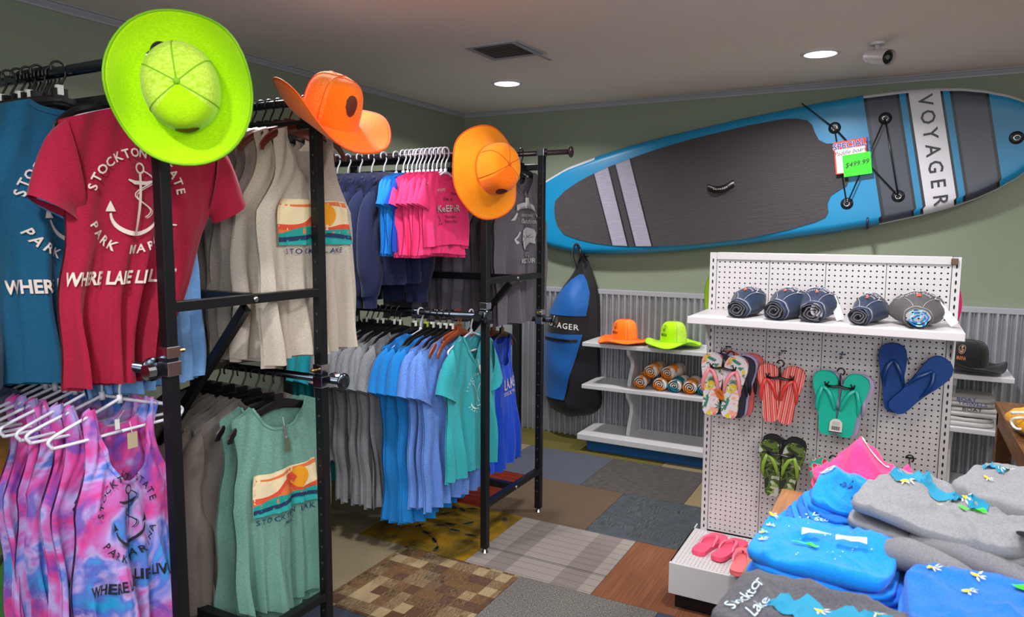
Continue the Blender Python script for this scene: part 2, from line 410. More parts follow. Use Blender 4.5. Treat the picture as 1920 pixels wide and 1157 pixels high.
def carpet_tile(x0, x1, y0, y1, kind):
    g = .0012; w, d = (x1-x0)/2-g, (y1-y0)/2-g
    b = MB(); b.box((-w, -d, -.009), (w, d, 0), CT[kind])
    return b.build('carpet_tile', floor, loc=((x0+x1)/2, (y0+y1)/2, 0), bevel=.0015)
yellow_tile = None
for (y0, y1, xj, rt, lf) in ROWS:
    for i, k in enumerate(rt):
        a, b = xj+.64*i, min(xj+.64*(i+1), XR)
        if b-a > .05: carpet_tile(a, b, y0, y1, k)
    for i, k in enumerate(lf):
        b, a = xj-.64*i, max(xj-.64*(i+1), XL)
        if b-a > .05:
            t = carpet_tile(a, b, y0, y1, k)
            if k == 'yellow': yellow_tile = t
P = Print(); M_leaf = plain('dark_leaf_pile', '#2c2a20', .95); M_vine = plain('brown_vine_pile', '#5a3a1c', .95)
rr = random.Random(5)
for k in range(5):
    x, y = rr.uniform(-.26, .0), rr.uniform(-.22, .22); a = rr.uniform(-.6, .8); pts = []
    for i in range(14):
        if abs(x) > .29 or abs(y) > .27: break
        pts.append((x, y)); a += rr.uniform(-.35, .35); x += cos(a)*.035; y += sin(a)*.035
    if len(pts) > 3:
        P.stroke(pts, .007, M_vine)
        for q in pts[1::3]:
            t = rr.uniform(0, 6.3); P.poly([(q[0]+cos(t)*.032*c-sin(t)*.013*s_, q[1]+sin(t)*.032*c+cos(t)*.013*s_) for c, s_ in [(cos(u*pi/5), sin(u*pi/5)) for u in range(10)]], M_leaf)
P.build('leaf_pattern', yellow_tile, lambda u, v, o: (u, v, o), base=.0006)
# ---- ceiling: downlights, vent, security camera
def emis(name, c, s_):
    s = NT(name); s.b.inputs['Emission Color'].default_value = C(c); s.b.inputs['Emission Strength'].default_value = s_; return s.m
M_lamp = emis('lamp_diffuser', '#f4eeff', 9)
for (x, y, lab) in [(LAMPS[0][0], LAMPS[0][1], 'round recessed ceiling light on the left, above the orange hat'), (LAMPS[1][0], LAMPS[1][1], 'round recessed ceiling light next to the security camera')]:
    t = thing('ceiling_light', lab, 'ceiling light', (x, y, HC))
    MB().tube([(0, 0, .0), (0, 0, -.008)], .078, M_lamp, n=28).build('diffuser', t)
    b = MB(); b.grid([[(cos(2*pi*i/32)*r, sin(2*pi*i/32)*r, z) for i in range(32)] for r, z in ((.078, -.004), (.08, -.011), (.092, -.009), (.1, 0))], M_white, closed=True); b.build('trim_ring', t, smooth=True)
for (x, y, e) in LAMPS[2:]:
    pass
v0 = hit(945, 93, 2, HC)
t = thing('ceiling_vent', 'white ceiling air vent with a dark louvred grille and a hanging flap', 'air vent', (v0.x, v0.y, HC))
b = MB()
for a, c in (((-.15, -.15), (.15, -.12)), ((-.15, .12), (.15, .15)), ((-.15, -.12), (-.12, .12)), ((.12, -.12), (.15, .12))): b.box((a[0], a[1], -.01), (c[0], c[1], 0), M_trim)
b.build('frame', t, bevel=.002)
MB().box((-.12, -.12, -.002), (.12, .12, .0), M_dark).build('duct', t)
for k in range(9):
    q = MB().box((-.12, -.004, -.009), (.12, .012, -.007), plain('vent_slat_paint', '#77706e', .5)).build('slat', t, loc=(0, -.105+k*.026, -.002)); q.rotation_euler = (R(35), 0, 0)
MB().bar((.13, -.14, -.012), (.17, .2, -.03), .02, M_trim, .003).build('flap', t)
c0 = hit(1645, 80, 2, HC)
t = thing('security_camera', 'white bullet security camera on the ceiling', 'camera', (c0.x, c0.y, HC))
MB().tube([(0, 0, 0), (0, 0, -.012)], .035, M_white, n=20).build('mount_plate', t, smooth=False)
MB().tube([(0, 0, -.012), (-.0, 0, -.04), (.01, -.02, -.055)], .012, M_white, n=10).build('bracket', t, smooth=True)
aim = Vector((.75, -1, -.32)).normalized(); bc = Vector((.01, -.02, -.072))
b = MB(); b.tube([bc-aim*.085, bc-aim*.08, bc+aim*.06], [.02, .031, .031], M_white, n=18); smooth_by_angle(b.build('housing', t))
b = MB(); b.tube([bc-aim*.03, bc+aim*.085], .036, M_white, n=18, cap=False); k = b.build('sun_shield', t, smooth=True)
b = MB(); b.tube([bc+aim*.06, bc+aim*.066], .03, M_blackpl, n=18); b.build('lens_face', t)
u1 = aim.orthogonal().normalized(); u2 = aim.cross(u1)
for i in range(10):
    a = 2*pi*i/10; p = bc+aim*.067+u1*cos(a)*.021+u2*sin(a)*.021; MB().tube([p, p+aim*.002], .004, M_rail, n=6).build('infrared_lamp', t)
MB().tube([bc+aim*.066, bc+aim*.071], .011, M_chrome, n=12).build('lens', t)
cb = hit(1625, 5, 2, HC-.03)
# ------------------------------------------------------------------ clothes racks
PW = .034
def rail(name, x0, x1, y, z, m, label, r=.0155, caps=(0, 1), clamp=None):
    t = thing(name, label, 'rail', (x1, y, z))
    MB().tube([(x0-x1, 0, 0), (0, 0, 0)], r, m, n=16).build('tube', t, smooth=True).data.polygons
    if caps[1]:
        b = MB(); b.tube([(0, 0, 0), (.004, 0, 0), (.009, 0, 0), (.012, 0, 0)], [r*1.1, r*2.2, r*2.1, r*.9], m, n=20); b.build('end_cap', t, smooth=True)
    if clamp:
        b = MB(); b.box((clamp-x1-.025, min(0, .0)-.0, -.022), (clamp-x1+.025, .05 if False else .0, .022), M_chrome) if False else None
    return t
def rack(X, y0, y1, Xl, top, mid, bot, label, cat='clothes rack'):
    t = thing('clothes_rack', label, cat, (X, (y0+y1)/2, 0)); ym = (y1-y0)/2; h = PW/2
    for ex in (0, Xl-X):
        for sy in (-1, 1):
            b = MB(); b.box((ex-h, sy*ym-h, .02), (ex+h, sy*ym+h, top), M_black); p = b.build('post', t, bevel=.003)
            MB().tube([(ex, sy*ym, 0), (ex, sy*ym, .008), (ex, sy*ym, .022)], [.018, .014, .006], M_chrome, n=12).build('levelling_foot', p)
            # adjustment holes down the inner face
            hb = MB()
            for i in range(30):
                z = .12+i*.06
                if z < top-.05: hb.tube([(ex, sy*ym-sy*(h-.0005), z), (ex, sy*ym-sy*(h+.0008), z)], .0045, M_dark, n=6)
            hb.build('slot', p)
        for z in (mid, bot):
            q = MB().box((ex-h*.9, -ym+h, z-h*.85), (ex+h*.9, ym-h, z+h*.85), M_black).build('crossbar', t, bevel=.002)
            if z < top-.1: MB().tube([(ex+h*.9, 0, z), (ex+h*.9+.004, 0, z), (ex+h*.9+.007, 0, z)], [.011, .009, .004], M_chrome, n=10).build('bolt', q, smooth=True)
    for z in (mid, bot): MB().box((Xl-X+h, -h, z-h), (-h, h, z+h), M_black).build('long_bar', t, bevel=.002)
    for sy in (-1, 1): MB().box((Xl-X+h, sy*ym-h*.8, top-.075), (-h, sy*ym+h*.8, top-.045), M_black).build('long_bar', t, bevel=.002)
    MB().bar((-.03, 0, mid-.03), (-.03-(mid-bot)*.62, 0, bot+.3), .028, M_black).build('brace', t, bevel=.002)
    MB().bar((Xl-X+.03, 0, mid-.03), (Xl-X+.03+(mid-bot)*.62, 0, bot+.3), .028, M_black).build('brace', t, bevel=.002)
    return t
R1X, R1A, R1B, R2X, R2A, R2B = -1.768, 1.28, 1.87, -1.70, 2.886, 3.47
rack(R1X, R1A, R1B, -2.98, 1.965, 1.335, .235, 'near black steel clothes rack with the lime hat on its post, standing nearest the camera')
rack(R2X, R2A, R2B, -2.98, 1.945, 1.315, .235, 'far black steel clothes rack in front of the paddle board, holding hoodies and blue tees')
RAILS = dict(
    r1nu=(R1A-.035, 1.992, -1.70), r1nl=(R1A-.035, 1.165, -1.80), r1fu=(R1B+.035, 1.99, -1.66), r1fl=(R1B+.035, 1.02, -1.705),
    r2nu=(R2A-.035, 1.905, -1.66), r2nl=(R2A-.035, 1.155, -1.675), r2fu=(R2B+.035, 1.962, -1.555), r2fl=(R2B+.035, 1.07, -1.635))
for k, (y, z, x1), m, lab, c in [
    ('r1nu', RAILS['r1nu'], M_rail, 'upper chrome rail of the near rack holding the blue and maroon tees', 1), ('r1nl', RAILS['r1nl'], M_rail, 'lower chrome rail of the near rack holding the tie-dye tanks', 1),
    ('r1fu', RAILS['r1fu'], M_black, 'upper black rail of the near rack holding the oatmeal tank tops', 0), ('r1fl', RAILS['r1fl'], M_rail, 'lower chrome rail of the near rack holding the sage green tank', 1),
    ('r2nu', RAILS['r2nu'], M_darkrail, 'upper rail of the far rack holding navy hoodies and small pink tees', 1), ('r2nl', RAILS['r2nl'], M_rail, 'lower rail of the far rack holding grey, blue and aqua tees', 1),
    ('r2fu', RAILS['r2fu'], M_darkrail, 'upper back rail of the far rack ending in a round cap beside the paddle board', 1), ('r2fl', RAILS['r2fl'], M_rail, 'lower back rail of the far rack holding royal blue tank tops', 1)]:
    t = rail('hanging_rail', -2.98, x1, y, z, m, lab, caps=(0, c), r=.0155 if k[2] == 'n' else .014)
    # bracket that clamps the rail to its post
    px = (R1X if k[1] == '1' else R2X)-x1; sg = 1 if k[2] == 'n' else -1
    b = MB(); b.box((px-.021, sg*.035-.022*1-.0, -.02), (px+.021, sg*.035+.022, .02), M_chrome); b.build('clamp_collar', t, bevel=.002)
    if k[3] == 'l':
        b = MB(); b.tube([(px, sg*-.018, -.0), (px, sg*-.04, 0)], .02, M_chrome, n=14); b.build('clamp_disc', t)
        b = MB(); b.tube([(px, sg*.057, .045), (px, sg*.08, .045), (px, sg*.085, .045)], [.004, .007, .003], plain('brass', '#b89a5a', .3, 1), n=10); b.build('clamp_screw', t)
        MB().box((px-.02, sg*.035-.021, .03), (px+.02, sg*.035+.021, .062), M_chrome).build('clamp_plate', t, bevel=.002)
# ------------------------------------------------------------------ garments
GK = dict(
    tee=dict(sw=.215, nw=.085, nf=.085, nb=.02, drop=.055, bw=.25, hw=.262, L=.74, arm=.27, d=.035, amp=.024, sleeve='short'),
    teel=dict(sw=.225, nw=.09, nf=.02, nb=.02, drop=.05, bw=.25, hw=.27, L=.77, arm=.28, d=.035, amp=.02, sleeve='short'),
    vtee=dict(sw=.19, nw=.085, nf=.13, nb=.02, drop=.05, bw=.215, hw=.235, L=.66, arm=.24, d=.03, amp=.016, sleeve='short', vneck=1),
    kid=dict(sw=.125, nw=.055, nf=.045, nb=.012, drop=.025, bw=.14, hw=.15, L=.40, arm=.15, d=.02, amp=.006, sleeve='kid'),
    tank=dict(sw=.155, nw=.105, nf=.19, nb=.07, drop=.02, bw=.235, hw=.255, L=.78, arm=.27, d=.035, amp=.02, sleeve=None),
    muscle=dict(sw=.21, nw=.115, nf=.11, nb=.035, drop=.035, bw=.235, hw=.255, L=.76, arm=.33, d=.035, amp=.02, sleeve=None),
    slim=dict(sw=.145, nw=.1, nf=.17, nb=.05, drop=.02, bw=.205, hw=.235, L=.72, arm=.25, d=.03, amp=.018, sleeve=None),
    hoodie=dict(sw=.2, nw=.075, nf=.05, nb=.02, drop=.06, bw=.225, hw=.2, L=.52, arm=.24, d=.05, amp=.02, sleeve='long', hood=1),
    sweat=dict(sw=.25, nw=.085, nf=.05, nb=.02, drop=.08, bw=.28, hw=.27, L=.68, arm=.3, d=.045, amp=.02, sleeve='long', hood=0))
_gc = {}
class Garment:
    """cloth shell: front and back sheets hung from the shoulders, faces +x, width along y"""
    def __init__(s, kind, seed=0, **over):
        p = dict(GK[kind]); p.update(over); s.p = p; s.kind = kind; s.r = random.Random(seed*31+sum(map(ord, kind)))
        s.ph = [s.r.uniform(0, 6.28) for _ in range(6)]; s.k1 = s.r.uniform(2.2, 3.0); s.k2 = s.r.uniform(4.5, 6)
    def top(s, u, front):
        p = s.p; a = abs(u)
        if a < p['nw']:
            dep = p['nf'] if front else p['nb']; q = a/p['nw']
            return -dep*((1-q)**.9 if (p.get('vneck') and front) else (1-q**2.6)) if True else 0
        return -p['drop']*((a-p['nw'])/(p['sw']-p['nw']))**1.15
    def hwid(s, z):
        p = s.p; z = -z; d0 = p['drop']+.01
        if z <= d0: return p['sw']
        if z <= p['arm']:
            t = (z-d0)/(p['arm']-d0)
            if p['sleeve']: return lerp(p['sw'], p['bw'], ss(0, 1, t))
            return p['sw']-.012*sin(pi*min(1, t*1.3)) + (p['bw']-p['sw'])*t**3.2
        t = (z-p['arm'])/(p['L']-p['arm']); w = lerp(p['bw'], p['hw'], t)
        if s.kind == 'hoodie' or s.kind == 'sweat':
            w *= 1-.12*ss(.86, 1, t)
        return w + .006*sin(z*21+s.ph[5])
    def disp(s, sx, z, front):
        p = s.p; g = ss(.1, p['L']*.95, -z); a = p['amp']*g; D_ = p['d']*sqrt(max(0, 1-sx*sx*.98))*(.45+.55*ss(0, .3, -z))
        ph = s.ph; a2 = p['amp']*ss(.22, p['L']*.98, -z); fo = a*(sin(s.k1*pi*sx+ph[0]+1.2*z)+.55*sin(s.k2*pi*sx+ph[1]-2*z)) + a*.5*sin(7*z+ph[2]+sx*2)
        sm = p['amp']*.25*sin(9*sx+ph[3]+14*z)*ss(.05, .2, -z)*ss(-1.05, -.6, -abs(sx))
        diag = p['amp']*.22*(sin(20*abs(sx)+26*z+ph[4]))*ss(-.45, -.08, z)*min(1, abs(sx)*1.5)
        q = .5+.5*sin((s.k2+3.2)*pi*sx*.8+ph[3]+.9*z); fo += a2*1.5*(q*q*q-.3) + a2*.6*((.5+.5*sin(17*sx+ph[4]-3*z))**3)
        return (D_ if front else -D_*.8) + fo*(1 if front else .85) + (sm+diag)*(1 if front else .6)
    def fn(s, u, v, off=.0025):
        w = s.hwid(v); k = s.p.get('psx', 1); ln = s.lean(v); u = u*k*min(1, w/s.p['bw']*1.02); sx = max(-1, min(1, u/w)); return (s.disp(sx, v, True)+off, u+ln, v)
    def lean(s, z): return s.p.get('lean', 0)*ss(.1, s.p['L'], -z)
    def hem(s, u):
        return -s.p['L'] + s.p.get('curve', .0)*(abs(u)/s.p['hw'])**2 + .006*sin(u*19+s.ph[0])
    def body(s, mat):
        p = s.p; cols = sorted(set([round(i/20*.999, 4) for i in range(-20, 21)] + [sg*(p['nw']/p['sw'])*k for sg in (-1, 1) for k in (.9, .97, 1.0)])); b = MB(); NR = 26
        for front in (True, False):
            rows = []
            for r in range(NR+1):
                t = r/NR; t = 1-(1-t)**1.25; row = []
                for c in cols:
                    u0 = c*p['sw']; zt = s.top(u0, front); zb = s.hem(c*p['hw']) + (0 if front else -.012)
                    z = lerp(zb, zt, t); u = c*s.hwid(z) if abs(c) > p['nw']/p['sw']*.999 else c*lerp(s.hwid(z), p['sw'], ss(-.12, 0, z))
                    sx = u/s.hwid(z); row.append((s.disp(sx, z, front), u+s.lean(z), z))
                rows.append(row)
            b.grid(rows, mat)
        return b
    def collar(s, mat, w=.014):
        p = s.p; b = MB()
        for front in (True, False):
            rows = [[], []]
            for i in range(29):
                u = lerp(-p['nw'], p['nw'], i/28); z = s.top(u, front); z2 = s.top(u*.999, front)
                nx = s.disp(u/s.hwid(z), z, front); o = .002 if front else -.002
                # tangent normal of the neckline in the sheet
                e = 1e-3; u2 = max(-p['nw'], min(p['nw'], u+e)); u1 = max(-p['nw'], min(p['nw'], u-e)); dz = (s.top(u2, front)-s.top(u1, front))/(u2-u1+1e-9); dz = max(-6, min(6, dz)); l = sqrt(1+dz*dz)
                rows[0].append((nx+o, u+dz/l*(-w*.15), z+w*.15/l)); rows[1].append((nx+o*1.6, u+dz/l*w*.85, z-w*.85/l))
            b.grid(rows, mat)
        return b
    def sleeve(s, sg, mat, kind=None):
        p = s.p; kind = kind or p['sleeve']; b = MB(); sw, bw, dr, arm = p['sw'], p['bw'], p['drop'], p['arm']
        if kind in ('short', 'kid'):
            k = 1 if kind == 'short' else .62
            A = s.r.uniform(.95, 1.12); T = [(sw-.012, -dr+.002), (sw+.034*k, -dr-.05*k), (sw+.078*k*A, -dr-.195*k)]; B = [(bw-.03, -arm+.01), (bw-.018, -arm-.012*k), (sw-.035*k, -dr-.26*k)]
        else:
            l = p.get('slen', .56); T = [(sw-.015, -dr), (sw+.035, -dr-.06), (sw+.07, -dr-.2), (sw+.08, -dr-.36), (sw+.065, -dr-l+.02), (sw+.06, -dr-l-.04)]
            B = [(bw-.03, -arm), (bw-.035, -arm-.02), (bw-.05, -arm-.09), (sw-.06, -dr-.38), (sw-.045, -dr-l+.02), (sw-.035, -dr-l-.04)]
        T = spl([(0, *q) for q in T], 4); B = spl([(0, *q) for q in B], 4); rows = []; n = 16; N = len(T)
        for i in range(N):
            c = (T[i]+B[i])/2; a = (T[i]-B[i])/2; t = i/(N-1); th = (.022+.02*t if kind != 'long' else .03+.015*sin(pi*t))*(.6 if kind == 'kid' else 1)
            cx = s.disp(.97, c.z, True)*.35; row = []
            for k in range(n):
                q = 2*pi*k/n; fo = 1+.12*sin(3*q+s.ph[1]+t*4)*t+(.03*sin(t*14+q) if kind == 'long' else 0)
                pt = c + a*cos(q) + Vector((sin(q)*th*fo+cx*(1-t)+.01*sin(t*5+s.ph[2]+sg), 0, 0)); row.append((pt.x, pt.y*sg, pt.z))
            rows.append(row)
        b.grid(rows, mat, closed=True); s.cuff = rows[-1]; return b
def hanger_mesh(kind, w=.2):
    b = MB(); pl = {'w': M_whitepl, 'wk': M_whitepl, 'b': M_blackpl, 'r': M_redpl, 'o': M_orangepl}[kind]; h2 = MB(); r = .0038 if kind[0] == 'w' else .0034; R_ = .0195
    hook = [(0, cos(R(a))*R_, sin(R(a))*R_+.0) for a in range(-35, 200, 18)] + [(0, -R_*.95, -.018), (0, -.004, -.045), (0, 0, -.06), (0, 0, -.085)]
    hook = [(x, -y, z) for x, y, z in hook]
    h2.tube(hook, r, pl if kind[0] == 'w' or kind == 'b' else pl, n=7)
    zs, dr = -.088, .062
    if kind[0] == 'w':
        pts = [(0, 0, zs)] + [(0, w*.3, zs-.02), (0, w*.85, zs-dr*.9), (0, w, zs-dr*1.15), (0, w*.97, zs-dr*1.42), (0, w*.86, zs-dr*1.5), (0, 0, zs-dr*1.5)]
        for sg in (-1, 1): b.tube(spl([(0, sg*p[1], p[2]) for p in pts], 4), .0048, pl, n=7)
        b.tube([(0, -.001, zs+.012), (0, 0, zs-.012)], .008, pl, n=8)
    else:
        for sg in (-1, 1):
            P_ = spl([(0, 0, zs), (0, sg*w*.3, zs-.012), (0, sg*w*.75, zs-dr*.62), (0, sg*w, zs-dr*1.25), (0, sg*w*1.02, zs-dr*1.55)], 4); n_ = len(P_)
            b.tube(P_, [.017-.007*i/n_ for i in range(n_)], pl, n=8, flat=.42, nrm=(1, 0, 0))
        b.box((-.006, -.02, zs-.012), (.006, .02, zs+.034), pl)
    return h2, b
_hm = {}
def hanger(x, rl, kind, label, group=None, rz=0, clip=None):
    y, z, _ = RAILS[rl]; key = (kind, round(0, 1)); w = .2
    if kind == 'wk': w = .12
    if kind not in _hm:
        h, b = hanger_mesh(kind, w); _hm[kind] = (mesh('hook', h.v, h.f, h.mats, True, h.i), mesh('arms', b.v, b.f, b.mats, kind[0] == 'w', b.i))
    t = thing('hanger', label, 'clothes hanger', (x, y, z+.0), rz, group)
    link('hook', _hm[kind][0], t); link('arms', _hm[kind][1], t)
    if clip:
        m = {'w': M_tag, 'y': plain('yellow_size_clip', '#b7c437', .5)}[clip]
        if ('clip', clip) not in _hm: q = MB().box((-.0075, -.008, -.072), (.0075, .008, -.045), m); _hm['clip', clip] = mesh('c', q.v, q.f, q.mats, False, q.i)
        link('size_clip', _hm['clip', clip], t)
    return t
GNAME = dict(tee='t_shirt', teel='t_shirt', vtee='t_shirt', kid='kids_t_shirt', tank='tank_top', muscle='tank_top', slim='tank_top', hoodie='hoodie', sweat='sweatshirt')
GCAT = dict(tee='t-shirt', teel='t-shirt', vtee='t-shirt', kid='t-shirt', tank='tank top', muscle='tank top', slim='tank top', hoodie='hoodie', sweat='sweatshirt')
def garment(kind, x, rl, mat, label, group=None, rz=0, seed=0, prt=None, collar=None, dz=-.098, dy=0, tags=(), **over):
    y, z, _ = RAILS[rl]; key = (kind, mat.name, seed, tuple(sorted(over.items())), prt)
    t = thing(GNAME[kind], label, GCAT[kind], (x, y+dy, z+dz), rz, group)
    cm = collar or mat
    if key not in _gc:
        g = Garment(kind, seed, **over); out = []
        out.append(('body', g.body(mat), None))
        if g.p['sleeve']:
            for sg in (-1, 1):
                out.append(('sleeve', g.sleeve(sg, mat), None))
                if g.p['sleeve'] == 'long':
                    c = g.cuff; b = MB(); cen = Vector((sum(p[0] for p in c)/16, sum(p[1] for p in c)/16, sum(p[2] for p in c)/16))
                    rr_ = [[tuple(cen+(Vector(p)-cen)*k+Vector((0, 0, dz_))) for p in c] for k, dz_ in ((.97, .004), (.86, -.004), (.82, -.03), (.8, -.055))]
                    b.grid(rr_, mat, closed=True); out.append(('cuff', b, None))
        out.append(('collar', g.collar(cm, .016 if kind not in ('tank', 'slim', 'muscle') else .009), None))
        if g.p.get('hood'):
            b = MB(); rows = []
            for i in range(17):
                a = R(-160+320*i/16); cx, cy = cos(a+pi)*.055, sin(a+pi)*.075; hgt = .026+.02*cos(a); row = []
                for k in range(10):
                    q = 2*pi*k/10; rad = .026+.012*cos(a); row.append((cx+cos(q)*rad*cos(a+pi), cy+cos(q)*rad*sin(a+pi), -.035+hgt*.5+sin(q)*hgt-(.05 if abs(i-8) > 6 else 0)))
                rows.append(row)
            b.grid(rows, mat, closed=True); out.append(('hood', b, None))
        if kind in ('hoodie', 'sweat'):
            b = MB(); rows = [[], []]
            for i in range(49):
                a = 2*pi*i/48
                for q, z_ in ((0, g.hem(0)+.05), (1, g.hem(0)-.004)):
                    sx = cos(a); w = g.hwid(z_); rows[q].append((g.disp(sx*.999, z_, sin(a) > 0)*1.03, sx*w*1.005+g.lean(z_), z_))
            b.grid(rows, mat, closed=False); out.append(('waistband', b, None))
        if prt:
            P = Print(); PR[prt](P); out.append(('print', P, g.fn))
        _gc[key] = []
        for nme, b, f in out:
            if f:
                b = b.b; me = mesh(nme, b.v, b.f, b.mats, False, b.i); bm = bmesh.new(); bm.from_mesh(me)
                for _ in range(3):
                    le = [e for e in bm.edges if e.calc_length() > .011]
                    if not le: break
                    bmesh.ops.subdivide_edges(bm, edges=le, cuts=1)
                bmesh.ops.triangulate(bm, faces=[q for q in bm.faces if len(q.verts) > 4])
                for v_ in bm.verts: v_.co = Vector(f(v_.co.x, v_.co.y, .009+v_.co.z))
                bm.to_mesh(me); bm.free(); _gc[key].append((nme, me)); continue
            _gc[key].append((nme, mesh(nme, b.v, b.f, b.mats, True, b.i)))
        _gc[key, 'g'] = g
    for nme, me in _gc[key]:
        o = link(nme, me, t)
        if nme == 'body':
            o['label'] = ''; del o['label']
    for tg in tags: hang_tag(t, _gc[key, 'g'], *tg)
    return t
def hang_tag(t, g, u, v, w, h, mat, rot=0, name='price_tag', off=.012):
    x, y, z = g.fn(u, v, off); b = MB(); c = g.fn(u, v+.03, .004)
    b.box((-.0006, -w/2, -h), (.0006, w/2, 0), mat)
    o = b.build(name, t, loc=(x, y, z)); o.rotation_euler = (rot, 0, 0)
    MB().tube([(x, y, z-.004), c], .0008, M_tag, n=4).build('tag_string', t)
# prints --------------------------------------------------------------------
M_ltink = plain('cream_screen_print', '#d9c9c0', .8); M_blk = plain('black_screen_print', '#1b1c2e', .8); M_blueink = plain('pale_blue_screen_print', '#9fc4d8', .8)
M_navyink = plain('navy_print', '#17305c', .8); M_crm = plain('cream_print', '#e6d5ab', .85); M_or = plain('orange_print', '#e0733a', .85); M_co = plain('coral_print', '#d94f30', .85)
M_su = plain('sun_yellow_print', '#eb9c18', .85); M_te = plain('teal_print', '#139a90', .85); M_tq = plain('turquoise_print', '#23a7a4', .85)
M_silver = plain('silver_screen_print', '#b9b6bb', .8)
def pr_marina(ink, k=1.0, dy=0, dx=0):
    def f(P):
        cy = -.285+dy; r = .128*k
        P.arc('STOCKTON STATE', .036*k, dx, cy, r, 172, 8, ink); P.arc('PARK MARINA', .036*k, dx, cy, r+.026*k, 205, 335, ink, flip=True)
        anchor(P, dx, cy, .22*k, ink, .0055*k); P.text('WHERE LAKE LIFE LIVES', .052*k, dx, cy-.24*k, ink, .03, sx=.66)
    return f
def pr_wave(y0=-.24, W=.34, H=.155, ink=M_navyink, second=True):
    def f(P):
        x0, x1 = -W/2, W/2; B = y0-H; c = lambda k: (lambda x: B+H*k)
        P.band(x0, x1, c(0), c(1), M_crm, 18, 4); P.lay = .0004
        P.band(x0, x1, lambda x: B+H*(.86+.03*sin(x*20)), lambda x: B+H*(.93+.05*sin(x*14)), M_or, 18, 1)
        P.lay = .0008; P.disc(.05, B+H*.66, H*.28, M_su, 26)
        P.lay = .0012; wave = lambda x: B+H*(.46+.28*math.exp(-((x+.015)/.045)**2)-.1*math.exp(-((x-.06)/.04)**2)+.02*sin(x*18))
        P.band(x0, x1, lambda x: B+H*.3, wave, M_co, 26, 3); P.lay = .0016; P.stroke([(-.01, B+H*.76), (.02, B+H*.74), (.035, B+H*.66), (.03, B+H*.58)], [.02, .03, .022, .01], M_co)
        P.lay = .002; P.band(x0, x1, lambda x: B+H*.25, lambda x: wave(x)-H*.12, M_or, 26, 2)
        P.lay = .0024; P.band(x0, x1, lambda x: B, lambda x: B+H*(.3+.14*math.exp(-((x+.06)/.06)**2)+.05*sin(x*10)), M_te, 26, 2)
        P.lay = .0028; P.band(x0, x1, lambda x: B+H*(.12+.05*sin(x*16+1)), lambda x: B+H*(.22+.05*sin(x*16+1)), M_navyink, 26, 1)
        P.lay = .0032; P.band(x0, x1, lambda x: B, lambda x: B+H*(.1+.04*sin(x*16+1)), M_tq, 26, 1)
        P.lay = 0; P.text('STOCKTON LAKE', .026, 0, B-.03, ink, .012, spacing=1.35); P.text('Missouri', .018, 0, B-.05, ink, .004, ital=.4)
    return f
def pr_keeper(P):
    P.text('enjoy', .022, -.04, -.088, M_ltink, .004, rot=.15); P.text('these', .02, .035, -.104, M_blk, .004, rot=-.05); P.text("I'm a", .026, -.005, -.132, M_blk, .006, rot=.05)
    P.text('KeEPeR', .042, .0, -.182, M_ink2, .02, rot=.05); P.lay = .0005; P.text('KeEPeR', .042, .0015, -.18, M_wink, .008, rot=.05); P.lay = 0
    P.text('Stockton', .018, .01, -.208, M_blk, .003); P.text('State Park', .018, .012, -.23, M_blk, .003); P.stroke([(-.06, -.2), (-.05, -.22), (-.06, -.24), (-.04, -.235)], .003, M_blk)
M_ink2 = plain('plum_ink', '#5c1d45', .8)
def pr_outdoor(P):
    m = M_silver; cy = -.26
    P.band(-.115, .115, lambda x: cy+.045+.02*cos(x*12), lambda x: cy+.075+.02*cos(x*12), m, 16, 1); P.lay = .0006
    for sg in (-1, 1): P.lay = 0; P.poly([(sg*.115, cy+.04), (sg*.15, cy-.005), (sg*.12, cy+.0), (sg*.105, cy+.035)], m)
    P.lay = .0008; P.arc('STOCKTON', .03, 0, cy-.12, .176, 118, 62, M_ch2, .014); P.lay = 0
    P.text('STATE PARK', .02, 0, cy+.02, m, .008); P.text('Outdoors', .036, .01, cy-.015, m, .01, ital=.4)
    P.poly([(-.07, cy-.1), (-.045, cy-.055), (0, cy-.035), (.05, cy-.045), (.075, cy-.07), (.06, cy-.1), (.07, cy-.125), (.03, cy-.115), (-.02, cy-.155), (-.05, cy-.14)], m)
    P.lay = .0006; P.disc(-.035, cy-.085, .008, M_ch2, 10); P.stroke([(-.06, cy-.11), (-.02, cy-.1), (.03, cy-.075)], .004, M_ch2); P.stroke([(-.02, cy-.06), (.02, cy-.09), (.05, cy-.085)], .003, M_ch2); P.lay = 0
    for sg in (-1, 1): P.stroke([(sg*.085, cy-.06), (sg*.115, cy-.1), (sg*.1, cy-.12)], [.01, .008, .016], m)
    P.text('1972', .032, 0, cy-.19, m, .012); P.text('MISSOURI', .036, 0, cy-.225, m, .014)
def pr_cross(P):
    m = M_blueink2; cy = -.285; P.arc('STOCKTON STATE', .016, 0, cy, .085, 170, 10, m, .004); P.arc('PARK MARINA', .016, 0, cy, .095, 215, 325, m, .004, flip=True)
    for sg in (-1, 1):
        P.stroke([(sg*.035, cy+.05), (-sg*.03, cy-.05)], .004, m); P.ring(sg*.038, cy+.057, .009, .003, m, n=12); P.ring(-sg*.028, cy-.035, .034, .006, m, 190 if sg > 0 else 200, 340 if sg > 0 else 350, 12)
M_blueink2 = plain('mint_screen_print', '#bfe6df', .8)
def pr_lake(P):
    P.text('LAKE', .085, .03, -.3, M_ltink, .006, sx=.85); P.text('STOCKTON', .03, .03, -.335, M_ltink, .004)
M_ch2 = fabric('charcoal_knit_ink', '#4e4a52')
PR = dict(marina_w=pr_marina(M_ltink, .95, .035, -.045), marina_w2=pr_marina(M_ltink, .98), marina_b=pr_marina(M_blk, .82, -.03, -.03), wave=pr_wave(), wave2=pr_wave(-.235, .29, .15), keeper=pr_keeper, outdoor=pr_outdoor, cross=pr_cross, lake=pr_lake)
